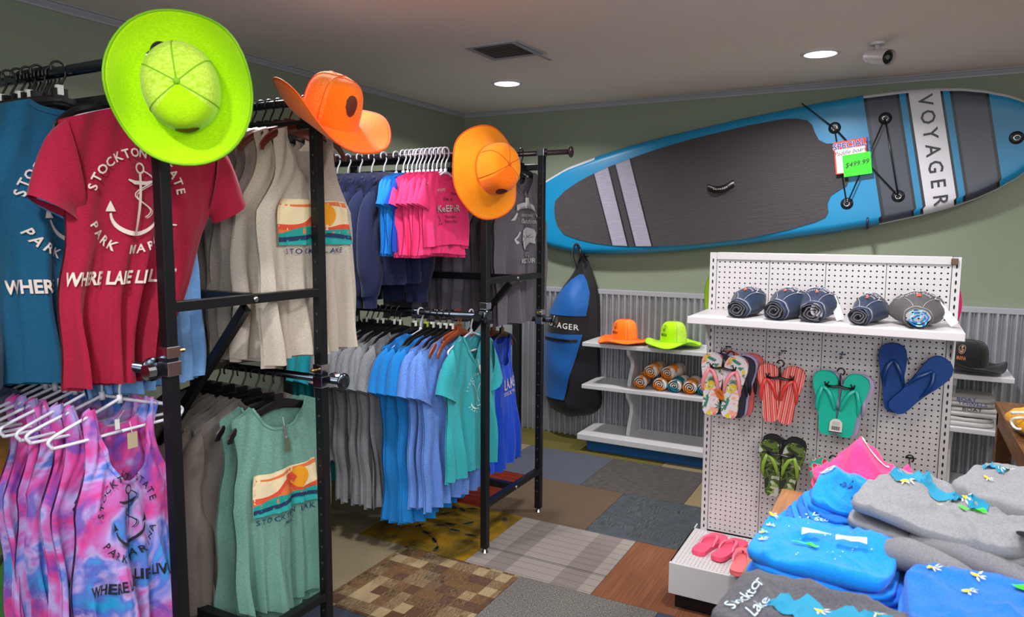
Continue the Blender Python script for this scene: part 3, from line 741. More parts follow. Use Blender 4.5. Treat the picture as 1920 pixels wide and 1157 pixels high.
# cloth colours --------------------------------------------------------------
F_red = fabric('maroon_cotton', '#8e1430', heather=.12, c2='#a01a3a'); F_teal = fabric('deep_teal_cotton', '#094e6e', heather=.1); F_ltb = fabric('light_blue_cotton', '#6f9fd6', heather=.15)
F_oat = fabric('oatmeal_knit', '#b4a99a', '#c6bdb0', .12); F_oatd = fabric('taupe_knit', '#8a8178', '#a0978d', .12); F_sage = fabric('sage_slub', '#5d8a7d', '#72a092', .14)
F_tgrey = fabric('warm_grey_fleece', '#716a64', '#7e7770', .08); F_navy = fabric('navy_fleece', '#1d2547', '#252e52', .1); F_kidb = fabric('kids_azure_cotton', '#0f7fd6', heather=.05); F_kidr = fabric('kids_royal_cotton', '#1247c0', heather=.05)
F_pink = fabric('hot_pink_cotton', '#f0357a', heather=.06, c2='#f5447f'); F_char = fabric('charcoal_heather_cotton', '#57525a', '#6a656d', .14); F_chard = fabric('dark_charcoal_cotton', '#3c373c', '#4a454b', .1)
F_grey = fabric('grey_heather_cotton', '#777b80', '#93979b', .22); F_ltgrey = fabric('silver_heather_cotton', '#a3a6b2', '#babdc6', .14); F_blue = fabric('azure_cotton', '#1576c4', '#1e85d2', .1)
F_peri = fabric('periwinkle_heather_cotton', '#4a78cc', '#7097de', .16); F_aqua = fabric('aqua_heather_cotton', '#2497a0', '#3babb1', .12); F_turq = fabric('turquoise_cotton', '#0e8f9c', heather=.08); F_royal = fabric('royal_blue_cotton', '#1249c8', heather=.06)
F_dnavy = fabric('dark_navy_cotton', '#16244a', heather=.06)
def tiedye(seed):
    def f(s):
        v = s.obj(loc=(seed*.37, seed*.7, seed)); a = s.noise(v, 6.5, 3, .55, .6); b = s.noise(s.obj(loc=(4+seed, 2, 1)), 9, 4, .6, .4)
        base = s.ramp(a, [(.3, '#2a9fd6'), (.4, '#5a78cf'), (.47, '#b3a2da'), (.53, '#c06cb8'), (.6, '#d0458f'), (.72, '#6a48b0')])
        k = s.ramp(b, [(.56, '#000000'), (.66, '#ffffff')]); s.col(s.mix(s.math('MULTIPLY', k, .75), base, C('#5a4cae')))
        s.bump(s.noise(s.obj((1, 1.6, .5)), 14, 4), .35, .012)
    return texmat('tie_dye_%d' % seed, f, .9, .2)
TD = [tiedye(k) for k in range(3)]
def rainbow(s):
    v = s.obj(); sep = s.n('ShaderNodeSeparateXYZ', {0: v}); h = s.math('ADD', s.math('MULTIPLY', sep.outputs[2], -1.3), s.math('MULTIPLY', s.noise(v, 5, 3), .25))
    s.col(s.ramp(h, [(.1, '#3b5a8a'), (.3, '#7a5a2a'), (.45, '#a8642a'), (.62, '#6a2a4a'), (.8, '#3a6a3a')]))
F_rain = texmat('dark_rainbow_tie_dye', rainbow, .9, .2)
def ordl(i, n, what):
    return what
ORD = ['front', 'second', 'third', 'fourth', 'fifth', 'sixth', 'seventh', 'eighth', 'ninth', 'tenth', 'eleventh', 'twelfth', 'thirteenth', 'fourteenth']
HN = dict(w='white tubular', wk='white', b='black', r='reddish brown', o='orange-brown')
def run(kind, rl, xs, mat, hk, d0, d1, group, prt=None, rots=None, clip=None, frontseed=0, start=0, **kw):
    """hang a run of alike garments, the one nearest the aisle first; d0 describes the front one, d1 names the kind"""
    for i, x in enumerate(xs):
        rz = (rots[i] if rots and i < len(rots) else R(random.uniform(-6, 5)) if not rots else rots[-1]+R(random.uniform(-5, 5)))
        lab = d0 if i+start == 0 and d0 else f'{d1}, {"front one" if i+start == 0 else ORD[i+start]+" from the front"}'
        m = mat[i % len(mat)] if isinstance(mat, list) else mat
        pk = prt if i < 2 else None; k2 = {k: v for k, v in kw.items() if k not in ('tags', 'first')}
        if i == 0: k2.update(kw.get('first', {}))
        garment(kind, x, rl, m, lab, group, rz, seed=frontseed+(i % 4), prt=pk, tags=kw.get('tags', ()) if i == 0 else (), **k2)
        if hk:
            h = hk[i % len(hk)] if isinstance(hk, (list, tuple)) else hk; c = clip if not isinstance(clip, (list, tuple)) else clip[i % len(clip)]
            hg = hanger(x, rl, h, f'{HN[h]} hanger of the {d1}, {"front one" if i+start == 0 else ORD[i+start]+" from the front"}', 'hangers with '+group, rz, c)
            hg.location.y += k2.get('dy', 0)
# near rack, upper front rail
run('teel', 'r1nu', [-1.915], F_red, 'w', 'maroon t-shirt with a cream anchor print under the lime hat', 'maroon t-shirt', 'maroon tees', 'marina_w', [R(-4)], frontseed=3, dy=.1, lean=-.11, hw=.16, bw=.215, sw=.235, L=.75, psx=.93, amp=.026, dz=-.115)
run('teel', 'r1nu', [-2.0], F_ltb, 'b', 'light blue t-shirt mostly hidden behind the maroon one', 'light blue t-shirt', 'light blue tees', None, [R(0)], frontseed=1, L=.80, dz=-.12, dy=.105, hw=.2, bw=.205, sw=.2, lean=.02)
run('teel', 'r1nu', [-2.10, -2.2, -2.25, -2.3, -2.35, -2.4], F_teal, 'b', 'deep teal t-shirt at the left edge beside the maroon one', 'deep teal t-shirt', 'deep teal tees', 'marina_w2', [R(-3)], clip=['w', None, 'w'], frontseed=5, dy=-.03, amp=.026)
# near rack, lower front rail
run('tank', 'r1nl', [-1.90, -1.98, -2.05, -2.11, -2.16, -2.21, -2.26], TD, 'w', 'pink and blue tie-dye tank top with a black anchor print at the front', 'tie-dye tank top', 'tie-dye tank tops', 'marina_b', [R(2), R(-4), R(3), R(-3)], frontseed=2, L=.8, dy=-.03, sw=.115, nw=.085, bw=.15, hw=.155, psx=.72, amp=.03, nf=.22,
    tags=((.02, -.085, .03, .045, M_kraft), (-.005, -.05, .014, .03, M_tag, 0, 'size_label', -.03)))
run('tee', 'r1nl', [-2.33, -2.38], F_rain, 'w', None, 'dark rainbow t-shirt at the left edge', 'rainbow tees', 'marina_b', [0, 0])
run('tee', 'r1nl', [-2.43, -2.48], F_dnavy, 'b', None, 'dark navy t-shirt beyond the rainbow tees', 'navy tees')
# near rack, upper back rail
run('tank', 'r1fu', [-1.85, -1.925, -1.975, -2.02, -2.06, -2.11, -2.16, -2.22], [F_oat, F_oat, F_oatd, F_oatd, F_oatd, F_oatd, F_oatd, F_oatd], ['r', 'r', 'b', 'b', 'b', 'b', 'b', 'b'], 'oatmeal tank top with a sunset wave print hanging at the front', 'oatmeal tank top', 'oatmeal tank tops', 'wave', [R(2), R(-5), R(-8), R(-6), R(-7)], frontseed=4, amp=.026,
    tags=((.0, -.2, .022, .04, plain('pink_tag', '#b98a8e', .7), .1), (.03, -.2, .006, .05, M_kraft, .5, 'brown_tag')))
run('sweat', 'r1fu', [-2.3, -2.36, -2.42], F_oatd, 'b', None, 'taupe long top deep inside the near rack', 'taupe tops', None, None, L=.86, slen=.6)
# near rack, lower back rail
run('muscle', 'r1fl', [-1.93], F_sage, 'b', 'sage green sleeveless top with a sunset wave print, low on the near rack', 'sage green top', 'sage tops', 'wave2', [R(-3)], frontseed=2, curve=.07, L=.76, dz=-.08, nf=.09, dy=-.085, bw=.2, hw=.215, sw=.195, amp=.024, psx=.95,
    tags=((.0, -.085, .01, .045, plain('plum_grey_tag', '#7a6a74', .8)), (.005, -.13, .022, .05, plain('olive_tag', '#5b6a55', .8), .1, 'care_tag')))
run('muscle', 'r1fl', [-1.975], F_sage, 'b', 'plain sage green sleeveless top just behind the printed one', 'plain sage top', 'sage tops', None, [R(-8)], frontseed=3, curve=.07, L=.8, dz=-.085, dy=-.085, bw=.21, hw=.22, sw=.195)
run('sweat', 'r1fl', [-2.07, -2.14, -2.21, -2.28, -2.34, -2.40], F_tgrey, 'b', 'warm grey sweatshirt directly behind the sage tops', 'warm grey sweatshirt', 'grey sweatshirts', None, [R(-6), R(-3), R(-6)], L=.74, slen=.6, dz=-.075, dy=-.06)
# far rack, upper front rail
run('kid', 'r2nu', [-1.85, -1.874, -1.898, -1.922, -1.946, -1.97, -1.994], F_pink, 'wk', "hot pink children's t-shirt with playful lettering at the front", "hot pink children's t-shirt", 'pink childrens tees', 'keeper', [R(-17), R(-17), R(-20), R(-18)], frontseed=1, dz=-.09, L=.375, bw=.125, hw=.14, sw=.12, dy=-.07, amp=.007, first=dict(L=.335))
run('kid', 'r2nu', [-2.02, -2.045, -2.07, -2.095], [F_kidr, F_kidb, F_kidb, F_kidb], 'wk', None, "azure children's t-shirt", 'blue childrens tees', None, [R(-16), R(-18), R(-14)], dz=-.09, L=.37, dy=-.06)
run('hoodie', 'r2nu', [-2.16, -2.235, -2.31, -2.385, -2.46, -2.53], F_navy, 'wk', 'navy hoodie hanging directly left of the small blue tees', 'navy hoodie', 'navy hoodies', None, [R(-8), R(-10), R(-7)], frontseed=2, dz=-.105, slen=.46, L=.5, bw=.2, hw=.19, sw=.17, dy=-.03)
# far rack, lower front rail
run('vtee', 'r2nl', [-1.80], F_aqua, 'w', 'aqua v-neck t-shirt with crossed anchors print behind the rack post', 'aqua v-neck t-shirt', 'aqua tees', 'cross', [R(0)], frontseed=2, dy=.07, amp=.02, tags=((.02, -.155, .022, .045, M_tag, .4), (.0, -.035, .014, .04, plain('peach_label', '#d8b9a8', .8), 0, 'size_label', -.03)))
run('tee', 'r2nl', [-1.865, -1.9, -1.935], F_peri, 'b', 'periwinkle heather t-shirt directly behind the aqua v-neck', 'periwinkle t-shirt', 'periwinkle tees', None, [R(-5), R(-2), R(-6)], clip=['w'], frontseed=1, L=.79, hw=.23, bw=.22)
run('tee', 'r2nl', [-1.975, -2.01, -2.045, -2.08], F_blue, ['b', 'b', 'w', 'b'], None, 'azure t-shirt on the far rack', 'azure tees', None, [R(-8), R(-3), R(-7)], clip=['w', 'y', None], frontseed=2, L=.88, hw=.22, bw=.23)
run('tee', 'r2nl', [-2.175, -2.21, -2.245, -2.28, -2.315, -2.35, -2.385], F_grey, 'b', None, 'grey heather t-shirt left of the azure tees', 'grey heather tees', None, [R(-4), R(-8), R(-3), R(-7)], clip=['w', 'w', None], frontseed=0, L=.84, hw=.22, bw=.23)
run('tee', 'r2nl', [-2.45, -2.49], [F_ltgrey, F_grey], 'b', None, 'silver grey t-shirt left of the grey tees', 'silver tees', None, [R(-6), R(-4)], L=.66, clip=['w'])
run('tee', 'r2nl', [-2.55, -2.6, -2.65], F_turq, 'b', None, 'turquoise t-shirt at the far rail left end', 'turquoise tees', None, [R(-6), R(-2), 0], L=.8)
# far rack, upper back rail
run('tank', 'r2fu', [-1.80], F_char, 'b', 'charcoal tank top with a silver fishing print by the paddle board', 'charcoal tank top', 'charcoal tank tops', 'outdoor', [R(-6)], frontseed=1, nf=.12, L=.8, dy=-.08, sw=.18, bw=.26, tags=((.0, -.14, .03, .055, M_tag, .05),))
run('tank', 'r2fu', [-1.88, -1.95, -2.02, -2.09, -2.16, -2.23, -2.3, -2.37, -2.44, -2.52, -2.6], [F_char, F_char, F_chard], 'b', None, 'plain charcoal tank top', 'charcoal tank tops', None, None, frontseed=2, L=.8, start=1)
# far rack, lower back rail
run('slim', 'r2fl', [-1.93, -1.985, -2.04], F_royal, ['b', 'o', 'o'], 'royal blue tank top with white lettering near the floor', 'royal blue tank top', 'royal blue tank tops', 'lake', [R(6), R(-2), R(0)], frontseed=1, L=.74, bw=.165, hw=.185, sw=.13, dy=-.05)
for i, x in enumerate((-1.84, -1.855)):
    hanger(x, 'r2nl', 'o', ['orange-brown hanger just behind the aqua tee', 'second orange-brown hanger behind the aqua tee'][i], None, R(4-8*i)).location.y += .03
for i in range(9):
    hanger(-2.18-i*.019, 'r1nu', 'b', f'bare black hanger on the near rail, {ORD[i] if i else "first"} from the maroon tee', 'bare black hangers on the near rail', R(random.uniform(-8, 8)))
# ------------------------------------------------------------------ wide-brimmed hats
def frame(origin, up, front):
    z = Vector(up).normalized(); x = Vector(front); x = (x-z*x.dot(z)).normalized(); y = z.cross(x)
    m = Matrix((x, y, z)).transposed().to_4x4(); m.translation = origin; return m
def hat(mw, mat, mat2, bind, label, group=None, H=.125, RC=.09, RB=.2, curl=.06, droop=.03, wave=.008, fr=0.0, patch=None, seed=0, brim2=None, name='wide_brim_hat', under=None, curl2=None):
    t = thing(name, label, 'hat', group=group, mw=mw); ph = seed*1.7; n = 48
    def ell(th): return (RC*1.06*cos(th), RC*.9*sin(th))
    def crown(th, q):  # q 0 top .. 1 base
        r = sin(q*pi/2)**.8; z = H*(1-q**2.6)**.75 if q < 1 else 0
        x, y = ell(th); f = max(0, cos(th))
        return (x*r*(1+.10*f*(1-q)*2*q)+.006*f, y*r, z*(1+.06*f*q))
    def brim(th, q):
        x, y = ell(th); c = sqrt(x*x+y*y); r = lerp(c, RB*(1+.05*cos(2*th)), q); cx, cy = cos(th), sin(th); s2 = sin(th)**2
        cu = curl if (curl2 is None or sin(th) < 0) else curl2; z = -droop*q*(1-s2) + cu*s2*q**1.7 - .012*sin(pi*q) + wave*q*sin(3*th+ph)+wave*.6*q*sin(5*th+ph*2) + fr*max(0, cos(th))**2*q**1.5
        k = 1-abs(cu)*.9*s2*q
        return (cx*r*(1 if cx > 0 else 1)+.003, cy*r*k, z)
    TH = [2*pi*i/n for i in range(n)]
    for part, lo, hi, m in (('front_panel', -52, 52, mat), ('mesh_back', 52, 308, mat2)):
        b = MB(); k = int((hi-lo)/6); b.grid([[crown(R(lerp(lo, hi, i/k)), q/12) for i in range(k+1)] for q in range(13)], m); b.build(part, t, smooth=True)
    b = MB(); b.grid([[brim(th, q/12) for th in TH] for q in range(13)], brim2 or mat, closed=True); bo = b.build('brim', t, smooth=True)
    sm = bo.modifiers.new('thickness', 'SOLIDIFY'); sm.thickness = .004; sm.offset = 0
    MB().tube([brim(th, 1) for th in TH], .0036, bind, n=6, closed=True).build('brim_binding', t, smooth=True)
    MB().tube([(ell(th)[0]*1.0, ell(th)[1]*1.0, .004) for th in TH], .003, mat, n=6, closed=True).build('sweatband_seam', t, smooth=True)
    for a in (0, 60, 120, 180, 240, 300):
        if a == 0 and patch: continue
        MB().tube([Vector(crown(R(a), q/12))*1.004 for q in range(0, 13)], .0017, bind, n=5).build('seam', t, smooth=True)
    b = MB(); b.tube([(0, 0, H-.002), (0, 0, H+.003), (0, 0, H+.005)], [.009, .008, .003], bind, n=12); b.build('button', t, smooth=True)
    if patch:
        P = Print(); patch(P)
        def f(u, v, o):
            th = u/RC; q = max(.05, min(1, 1-v/H*.92)); p = Vector(crown(th, q)); return p + Vector((cos(th)*.9, sin(th)*.9, .25))*o
        P.build('patch', t, f, base=.002)
    return t
H_lime = fabric('lime_mesh_cloth', '#a2dc00', '#b2ea00', .05, .12); H_limem = fabric('lime_mesh_panel', '#aede20', '#c8e85a', .12, .3, .5); H_limeb = plain('lime_binding', '#80bf00', .7)
H_org = fabric('orange_mesh_cloth', '#ff6a08', '#ff8016', .05, .12); H_orgm = fabric('orange_mesh_panel', '#ff7a1c', '#ff9a45', .12, .3, .5); H_orgb = plain('orange_binding', '#f05a00', .7); H_orgy = fabric('amber_orange_cloth', '#ff8d10', '#ff9d1e', .05, .12)
H_blk = fabric('black_hat_cloth', '#0c0d10', heather=.1); M_patch = plain('brown_leather_patch', '#5e1d08', .7)
def pr_oval(m, ink=None, w=.032, h=.02, v0=.035):
    def f(P):
        P.put(*(lambda: ([(cos(a*pi/10)*w*(1+.05*sin(a*3))*r, v0+sin(a*pi/10)*h*r) for r in (1, .5, 0) for a in range(20)], [(k*20+i, k*20+(i+1) % 20, (k+1)*20+(i+1) % 20, (k+1)*20+i) for k in range(2) for i in range(20)]))(), m)
        if ink: P.lay = .0008; P.text('STOCKTON', .011, 0, v0-.002, ink, .003); P.text('LAKE', .009, 0, v0-.013, ink, .003)
    return f
def pr_round(ink, ink2=None):
    def f(P):
        P.ring(0, .05, .021, .0016, ink, n=20); anchor(P, 0, .05, .034, ink, .0014); P.text('MARINA', .014, 0, .012, ink2 or ink, .008)
    return f
o = hit(333, 168, 0, -1.66)
hat(frame(o+Vector((-.02, .03, .012)), (.70, -.70, -.02), (.12, .05, -1)), H_lime, H_limem, H_limeb, 'large lime green wide-brimmed hat hung brim-flat on the near rack rail end', RB=.188, RC=.104, curl=.045, droop=-.01, wave=.016, patch=pr_oval(M_patch, None, .034, .012, .018), seed=1, H=.1)
b = MB(); b.tube([(-1.80, 1.245, 1.99), (-1.70, 1.2, 2.0)], .014, M_rail)
o = hit(618, 222, 0, -1.72)
hat(frame(o, (.46, -.16, .87), (.86, -.26, -.48)), H_org, H_orgm, H_orgb, 'orange wide-brimmed hat with a dark oval patch atop the near rack back post', RB=.212, curl=.11, curl2=.02, droop=.02, wave=.006, patch=pr_oval(M_patch, None, .024, .024, .04), seed=2, H=.145, RC=.1)
o = hit(925, 318, 0, -1.62)
hat(frame(o, (.90, -.40, .14), (.15, -.25, -1)), H_org, H_orgy, H_orgb, 'orange and amber wide-brimmed hat hanging sideways on the far rack post', RB=.2, curl=-.06, droop=.05, wave=.012, patch=pr_oval(M_patch, None, .03, .018, .03), seed=3, brim2=H_orgy, H=.12, RC=.104)
# ------------------------------------------------------------------ paddle board
BA = R(8.33); B0 = Vector((-2.41193, 4.86, 1.62165)); c_, s_ = cos(BA), sin(BA)
BM = Matrix(((c_, -s_, 0, B0.x), (0, 0, -1, B0.y), (s_, c_, 0, B0.z), (0, 0, 0, 1)))
board = thing('paddle_board', 'long blue and white paddle board with grey deck pad hung slanted on the back wall', 'paddle board', mw=BM)
CY = .04
def bw(s):
    if s <= -.06: return .001
    return interp(s, [(-.06, .03), (-.045, .1), (-.02, .165), (.03, .225), (.11, .262), (.28, .318), (.53, .355), (.75, .378), (1.0, .393), (1.5, .405), (2.0, .402), (2.25, .392), (2.47, .372), (2.63, .348), (2.75, .32), (2.85, .285), (2.95, .237), (3.02, .19), (3.07, .14), (3.1, .085), (3.112, .03)])
M_bblue = plain('board_blue', '#0a80b0', .38); M_bchar = plain('board_charcoal', '#333845', .35); M_bwhite = plain('board_white', '#cfced4', .3); M_bblk = plain('board_black_line', '#10141c', .4)
cuts = [(-.06, M_bblue), (2.254, M_bblk), (2.272, M_bchar), (2.425, M_bblk), (2.44, M_bblue), (2.473, M_bblk), (2.488, M_bwhite), (2.643, M_bblk), (2.656, M_bblue), (2.688, M_bblk), (2.703, M_bchar), (2.852, M_bblk), (2.868, M_bblue), (3.112, None)]
st = sorted(set([-.06, -.052, -.04, -.02, 0, .03, .07] + [round(.1+i*.05, 3) for i in range(60)] + [3.07, 3.085, 3.1, 3.108, 3.112] + [c for c, _ in cuts]))
b = MB(); ring = []
for k in range(13): q = k/12; ring.append((lerp(-1, 1, q), 'deck'))
rowsb = []
for s0 in st:
    h = bw(s0); hd = max(.004, h-.05*min(1, h/.2)); row = []
    for k in range(9): y = lerp(-hd, hd, k/8); row.append((s0-.045*y*ss(1.9, 2.3, s0)*ss(3.1, 2.9, s0), CY+y, 0))
    for k in range(1, 12):
        a = pi*k/12; row.append((s0-.045*hd*ss(1.9, 2.3, s0)*ss(3.1, 2.9, s0), CY+hd+(h-hd)*sin(a), -.055+.055*cos(a)))
    for k in range(9): row.append((s0, CY+lerp(hd, -hd, k/8), -.11))
    for k in range(1, 12):
        a = pi+pi*k/12; row.append((s0, CY-hd+(h-hd)*sin(a), -.055+.055*cos(a)))
    rowsb.append(row)
nv = len(rowsb[0]); V = [p for r in rowsb for p in r]
for i in range(len(st)-1):
    sm = (st[i]+st[i+1])/2; dm = [m for c, m in cuts if c <= sm][-1]
    for j in range(nv):
        if j < 8: m = dm
        elif 17 <= j < 29: m = M_bwhite if sm > 2.25 or sm < .3 else M_bblue
        elif j < 20 or j >= nv-12:
            up = (j-8)/12 if j < 20 else (nv-j)/12
            m = (M_bwhite if up > (.1 if j < 20 else .38) else dm) if sm > 2.254 else (M_bwhite if sm < .52 and up > .15 and j < 20 else M_bblue if up < .62 else (M_bwhite if up > .85 else M_bblue))
        else: m = M_bwhite
        b.f.append([i*nv+j, i*nv+(j+1) % nv, (i+1)*nv+(j+1) % nv, (i+1)*nv+j]); b.i.append(b.mi(m))
b.v = V; b.f += [list(range(nv))[::-1], [(len(st)-1)*nv+k for k in range(nv)]]; b.i += [b.mi(M_bblue), b.mi(M_bwhite)]
hull = b.build('hull', board, smooth=True); smooth_by_angle(hull, 35)
def padmat(name, c1, c2):
    def f(s):
        v = s.obj((1, 1, 1)); w = s.n('ShaderNodeTexWave', {0: s.obj((26, 95, 1)), 'Scale': 1.0, 'Distortion': 7.0, 'Detail': 1.0, 'Detail Scale': 1.4}, bands_direction='Y')
        s.col(s.mix(s.math('MULTIPLY', w.outputs['Fac'], .55), C(c1), C(c2))); s.bump(w.outputs['Fac'], .6, .004)
    return texmat(name, f, .8, .25)
M_pad = padmat('grey_deck_foam', '#464344', '#5c5759'); M_padw = padmat('white_deck_foam', '#a3a0b2', '#bdbacb')
padU = [(.15, .07), (.165, .125), (.25, .185), (.37, .235), (.495, .271), (.62, .298), (.765, .323), (1.0, .355), (1.215, .372), (1.56, .384), (1.78, .38), (1.86, .366), (1.92, .343), (1.945, .31), (1.955, .262), (1.975, .21), (2.015, .18), (2.075, .17), (2.1, .14)]
padL = [(.147, .0), (.16, -.06), (.2, -.125), (.3, -.175), (.43, -.222), (.572, -.258), (.7, -.28), (.85, -.3), (1.136, -.327), (1.48, -.333), (1.75, -.31), (1.9, -.285), (1.965, -.265), (1.985, -.235), (1.985, -.18), (2.01, -.135), (2.06, -.11), (2.1, -.095), (2.115, -.06), (2.112, .03)]
MB().prism(padU+padL[::-1], .0, .006, M_pad).build('deck_pad', board)
def pl(s0, L): return interp(s0, L)
for s0, s1, t0, t1 in ((.495, .602, .57, .677), (.661, .765, .739, .85)):
    for a0, a1, c0, c1, m, z in ((s0, s1, t0, t1, M_padw, .009), (s0-.008, s0, t0-.008, t0, M_bblk, .0095), (s1, s1+.008, t1, t1+.008, M_bblk, .0095)):
        MB().prism([(a0, pl(a0, padU)-.002), (a1, pl(a1, padU)-.002), (c1, pl(c1, padL)+.002), (c0, pl(c0, padL)+.002)], .0055, z, m).build('pad_stripe', board)
for i, (x, y) in enumerate([(2.068, .265), (2.342, .264), (2.092, -.2), (2.368, -.2), (2.963, .025), (.035, -.01)]):
    b = MB(); b.tube([(x, y, 0), (x, y, .004), (x, y, .009), (x, y, .011)], [.036, .034, .026, .02], M_bblk, n=24); o = b.build('d_ring_patch', board, smooth=True)
    MB().tube([(x+cos(a*pi/8)*.015, y-.002+sin(a*pi/8)*.013, .017) for a in range(16)], .003, M_chrome, n=6, closed=True).build('d_ring', o, smooth=True)
    MB().box((x-.014, y+.004, .01), (x+.014, y+.011, .019), M_bblk).build('webbing', o, bevel=.001)
def cord(pts, z=.018): return MB().tube([(x, y, z) for x, y in pts], .0042, M_blackpl, n=6).build('bungee_cord', board, smooth=True)
cord([(2.068, .26), (2.092, -.2)]); cord([(2.342, .26), (2.368, -.2)]); cord([(2.075, .255), (2.366, -.195)], .024); cord([(2.098, -.195), (2.338, .255)], .028)
cord([(1.9, .45), (2.06, .27)], .02)
P = Print()
for i, ch in enumerate('VOYAGER'):
    y = lerp(.322, -.256, i/6); P.text(ch, .105, 2.566+(.045*(-y+.04))-.035, y, M_bblk, .012, rot=-pi/2)
P.build('lettering', board, lambda u, v, o: (u, v, o), base=.0015)
b = MB(); rows = []
for i in range(13):
    t = i/12; x = lerp(1.276, 1.446, t); y = .03+(-.022*sin(pi*t))+.0; z = .008+.03*sin(pi*t)
    rows.append([(x, y+.02+.01*abs(t-.5)*2, z), (x, y+.022, z+.006), (x, y-.014, z+.006), (x, y-.018, z)])
b.grid(rows, M_blackpl, closed=True); hd = b.build('carry_handle', board, smooth=True)
P = Print(); P.text('VOYAGER', .017, 0, -.003, M_wink, .002, spacing=1.3)
P.build('lettering', hd, lambda u, v, o: (1.361+u, .034-.022*sin(pi*(u+.085)/.17)-.004+v*.8, .016+.03*sin(pi*(u+.085)/.17)+o*0), base=.001)
for x, y in ((1.73, 0), (2.262, -.385)):
    pass
for X, Z in ((.0, 0),):
    q = hit(1626, 408, 1, 4.84); MB().tube([(q.x, 4.985, q.z-.02), (q.x, 4.84, q.z-.02), (q.x-.005, 4.84, q.z+.035)], .006, M_blackpl, n=8)
def wall_hook(px, py, yy, lab):
    q = hit(px, py, 1, yy); o = MB().tube([(q.x, D, q.z-.015), (q.x, yy+.01, q.z-.02), (q.x, yy, q.z-.008), (q.x, yy, q.z+.045)], .0055, M_blackpl, n=8).build('wall_hook', smooth=True); tag(o, lab, 'hook'); return o
wall_hook(1626, 422, 4.842, 'black wall hook under the paddle board near its white band')
wall_hook(1088, 478, 4.842, 'black wall hook under the tail of the paddle board, holding the bag')
# special price tag hangs on the cords
tg = thing('price_sign', 'SPECIAL price card with a green sticker hanging on the paddle board', 'sign', mw=BM @ Matrix.Translation((2.15, .075, .034)) @ Matrix.Rotation(R(-1), 4, 'Z'))
M_redc = plain('red_card', '#d8321f', .6); M_bluei = plain('blue_ink', '#153c9a', .6)
card = MB().box((-.098, -.095, -.001), (.08, .098, .001), M_redc).build('card', tg)
b = MB(); b.box((-.09, -.09, .001), (.072, .05, .0016), M_tag); b.build('white_panel', tg)
MB().box((-.055, -.118, .003), (.098, .012, .0042), M_green).build('green_sticker', tg)
P = Print(); P.text('SPECIAL', .05, -.012, .054, M_tag, .05, rot=.03); P.lay = .0006; P.text('SPECIAL', .05, -.012, .054, M_bluei, .02, rot=.03); P.text('!', .06, .088, .056, M_bluei, .02)
P.text('Paddle board', .034, -.01, .018, M_ink, .0, ital=.5, rot=.05); P.lay = .004; P.text('$499.99', .04, .02, -.06, M_ink, .0, ital=.3, rot=.06); P.build('lettering', tg, lambda u, v, o: (u, v, o), base=.0022)
# ------------------------------------------------------------------ paddle board bag
bgY = D-.05
bagL = [(1.385, -2.088), (1.33, -2.105), (1.29, -2.12), (1.232, -2.15), (1.14, -2.225), (1.047, -2.285), (.92, -2.335), (.72, -2.37), (.5, -2.375), (.3, -2.355), (.207, -2.32), (.165, -2.25), (.145, -2.165)]
bagR = [(1.385, -2.062), (1.33, -2.03), (1.29, -2.01), (1.218, -1.985), (1.14, -1.955), (1.007, -1.93), (.85, -1.925), (.72, -1.925), (.5, -1.915), (.3, -1.898), (.228, -1.915), (.18, -1.99), (.145, -2.16)]
def bagx(z, s): return lerp(interp(-z, [(-a, b) for a, b in bagL]), interp(-z, [(-a, b) for a, b in bagR]), s)
def bagy(z, s, off=0):
    th = .16*ss(1.39, .9, z)*(.55+.45*ss(.145, .3, z))*ss(.14, .2, z)
    return bgY-.01-th*(sin(pi*min(1, max(0, s)))**.5)*(1-.35*ss(.6, 1, s)) - .008*sin(z*23+s*5)*sin(pi*s) - off
bag = thing('board_bag', 'tall black and blue zip bag hanging from the wall hook below the paddle board', 'bag', (0, 0, 0))
M_nyl = fabric('black_nylon', '#121214', heather=.1, bump=.5, rough=.55); M_nylb = fabric('blue_nylon', '#0a569e', heather=.08, bump=.5, rough=.5); M_mesh = fabric('black_bag_mesh', '#1c1b1f', '#2c2a30', .3, .4)
b = MB(); N = 36; rowsf = [[(bagx(lerp(1.385, .145, i/N), k/16), bagy(lerp(1.385, .145, i/N), k/16), lerp(1.385, .145, i/N)) for k in range(17)] for i in range(N+1)]
b.grid(rowsf, M_nyl); b.grid([[(p[0], bgY, p[2]) for p in r] for r in rowsf], M_nyl); b.build('body', bag, smooth=True)
def bag_patch(name, z0, z1, sl, sr, mat, n=14, off=.004, parent=bag):
    b = MB(); rows = []
    for i in range(n+1):
        z = lerp(z0, z1, i/n); a, c = sl(z), sr(z); rows.append([(bagx(z, lerp(a, c, k/8)), bagy(z, lerp(a, c, k/8), off), z) for k in range(9)])
    b.grid(rows, mat); return b.build(name, parent, smooth=True)
SR = lambda z: interp(-z, [(-1.24, .62), (-1.2, .78), (-1.1, .86), (-1.0, .84), (-.9, .82), (-.72, .76), (-.5, .62), (-.3, .48)])
bag_patch('upper_panel', 1.235, .935, lambda z: interp(-z, [(-1.235, .45), (-1.2, .2), (-1.1, .06), (-.93, .04)]), SR, M_nylb)
bag_patch('front_pocket', .80, .31, lambda z: .05, SR, M_nylb, off=.008)
bag_patch('pocket_zip', .765, .745, lambda z: .08, lambda z: SR(z)-.04, M_blackpl, n=2, off=.012)
bag_patch('mesh_side', 1.15, .25, lambda z: SR(max(z, .3))+.04, lambda z: .98, M_mesh, n=20, off=.003)
P = Print(); P.text('VOYAGER', .058, 0, -.02, M_wink, .008, spacing=1.15)
P.build('lettering', bag, lambda u, v, o: (-2.185+u, bagy(.865+v, (-2.185+u+2.34)/.41, .006), .865+v-.09*u))
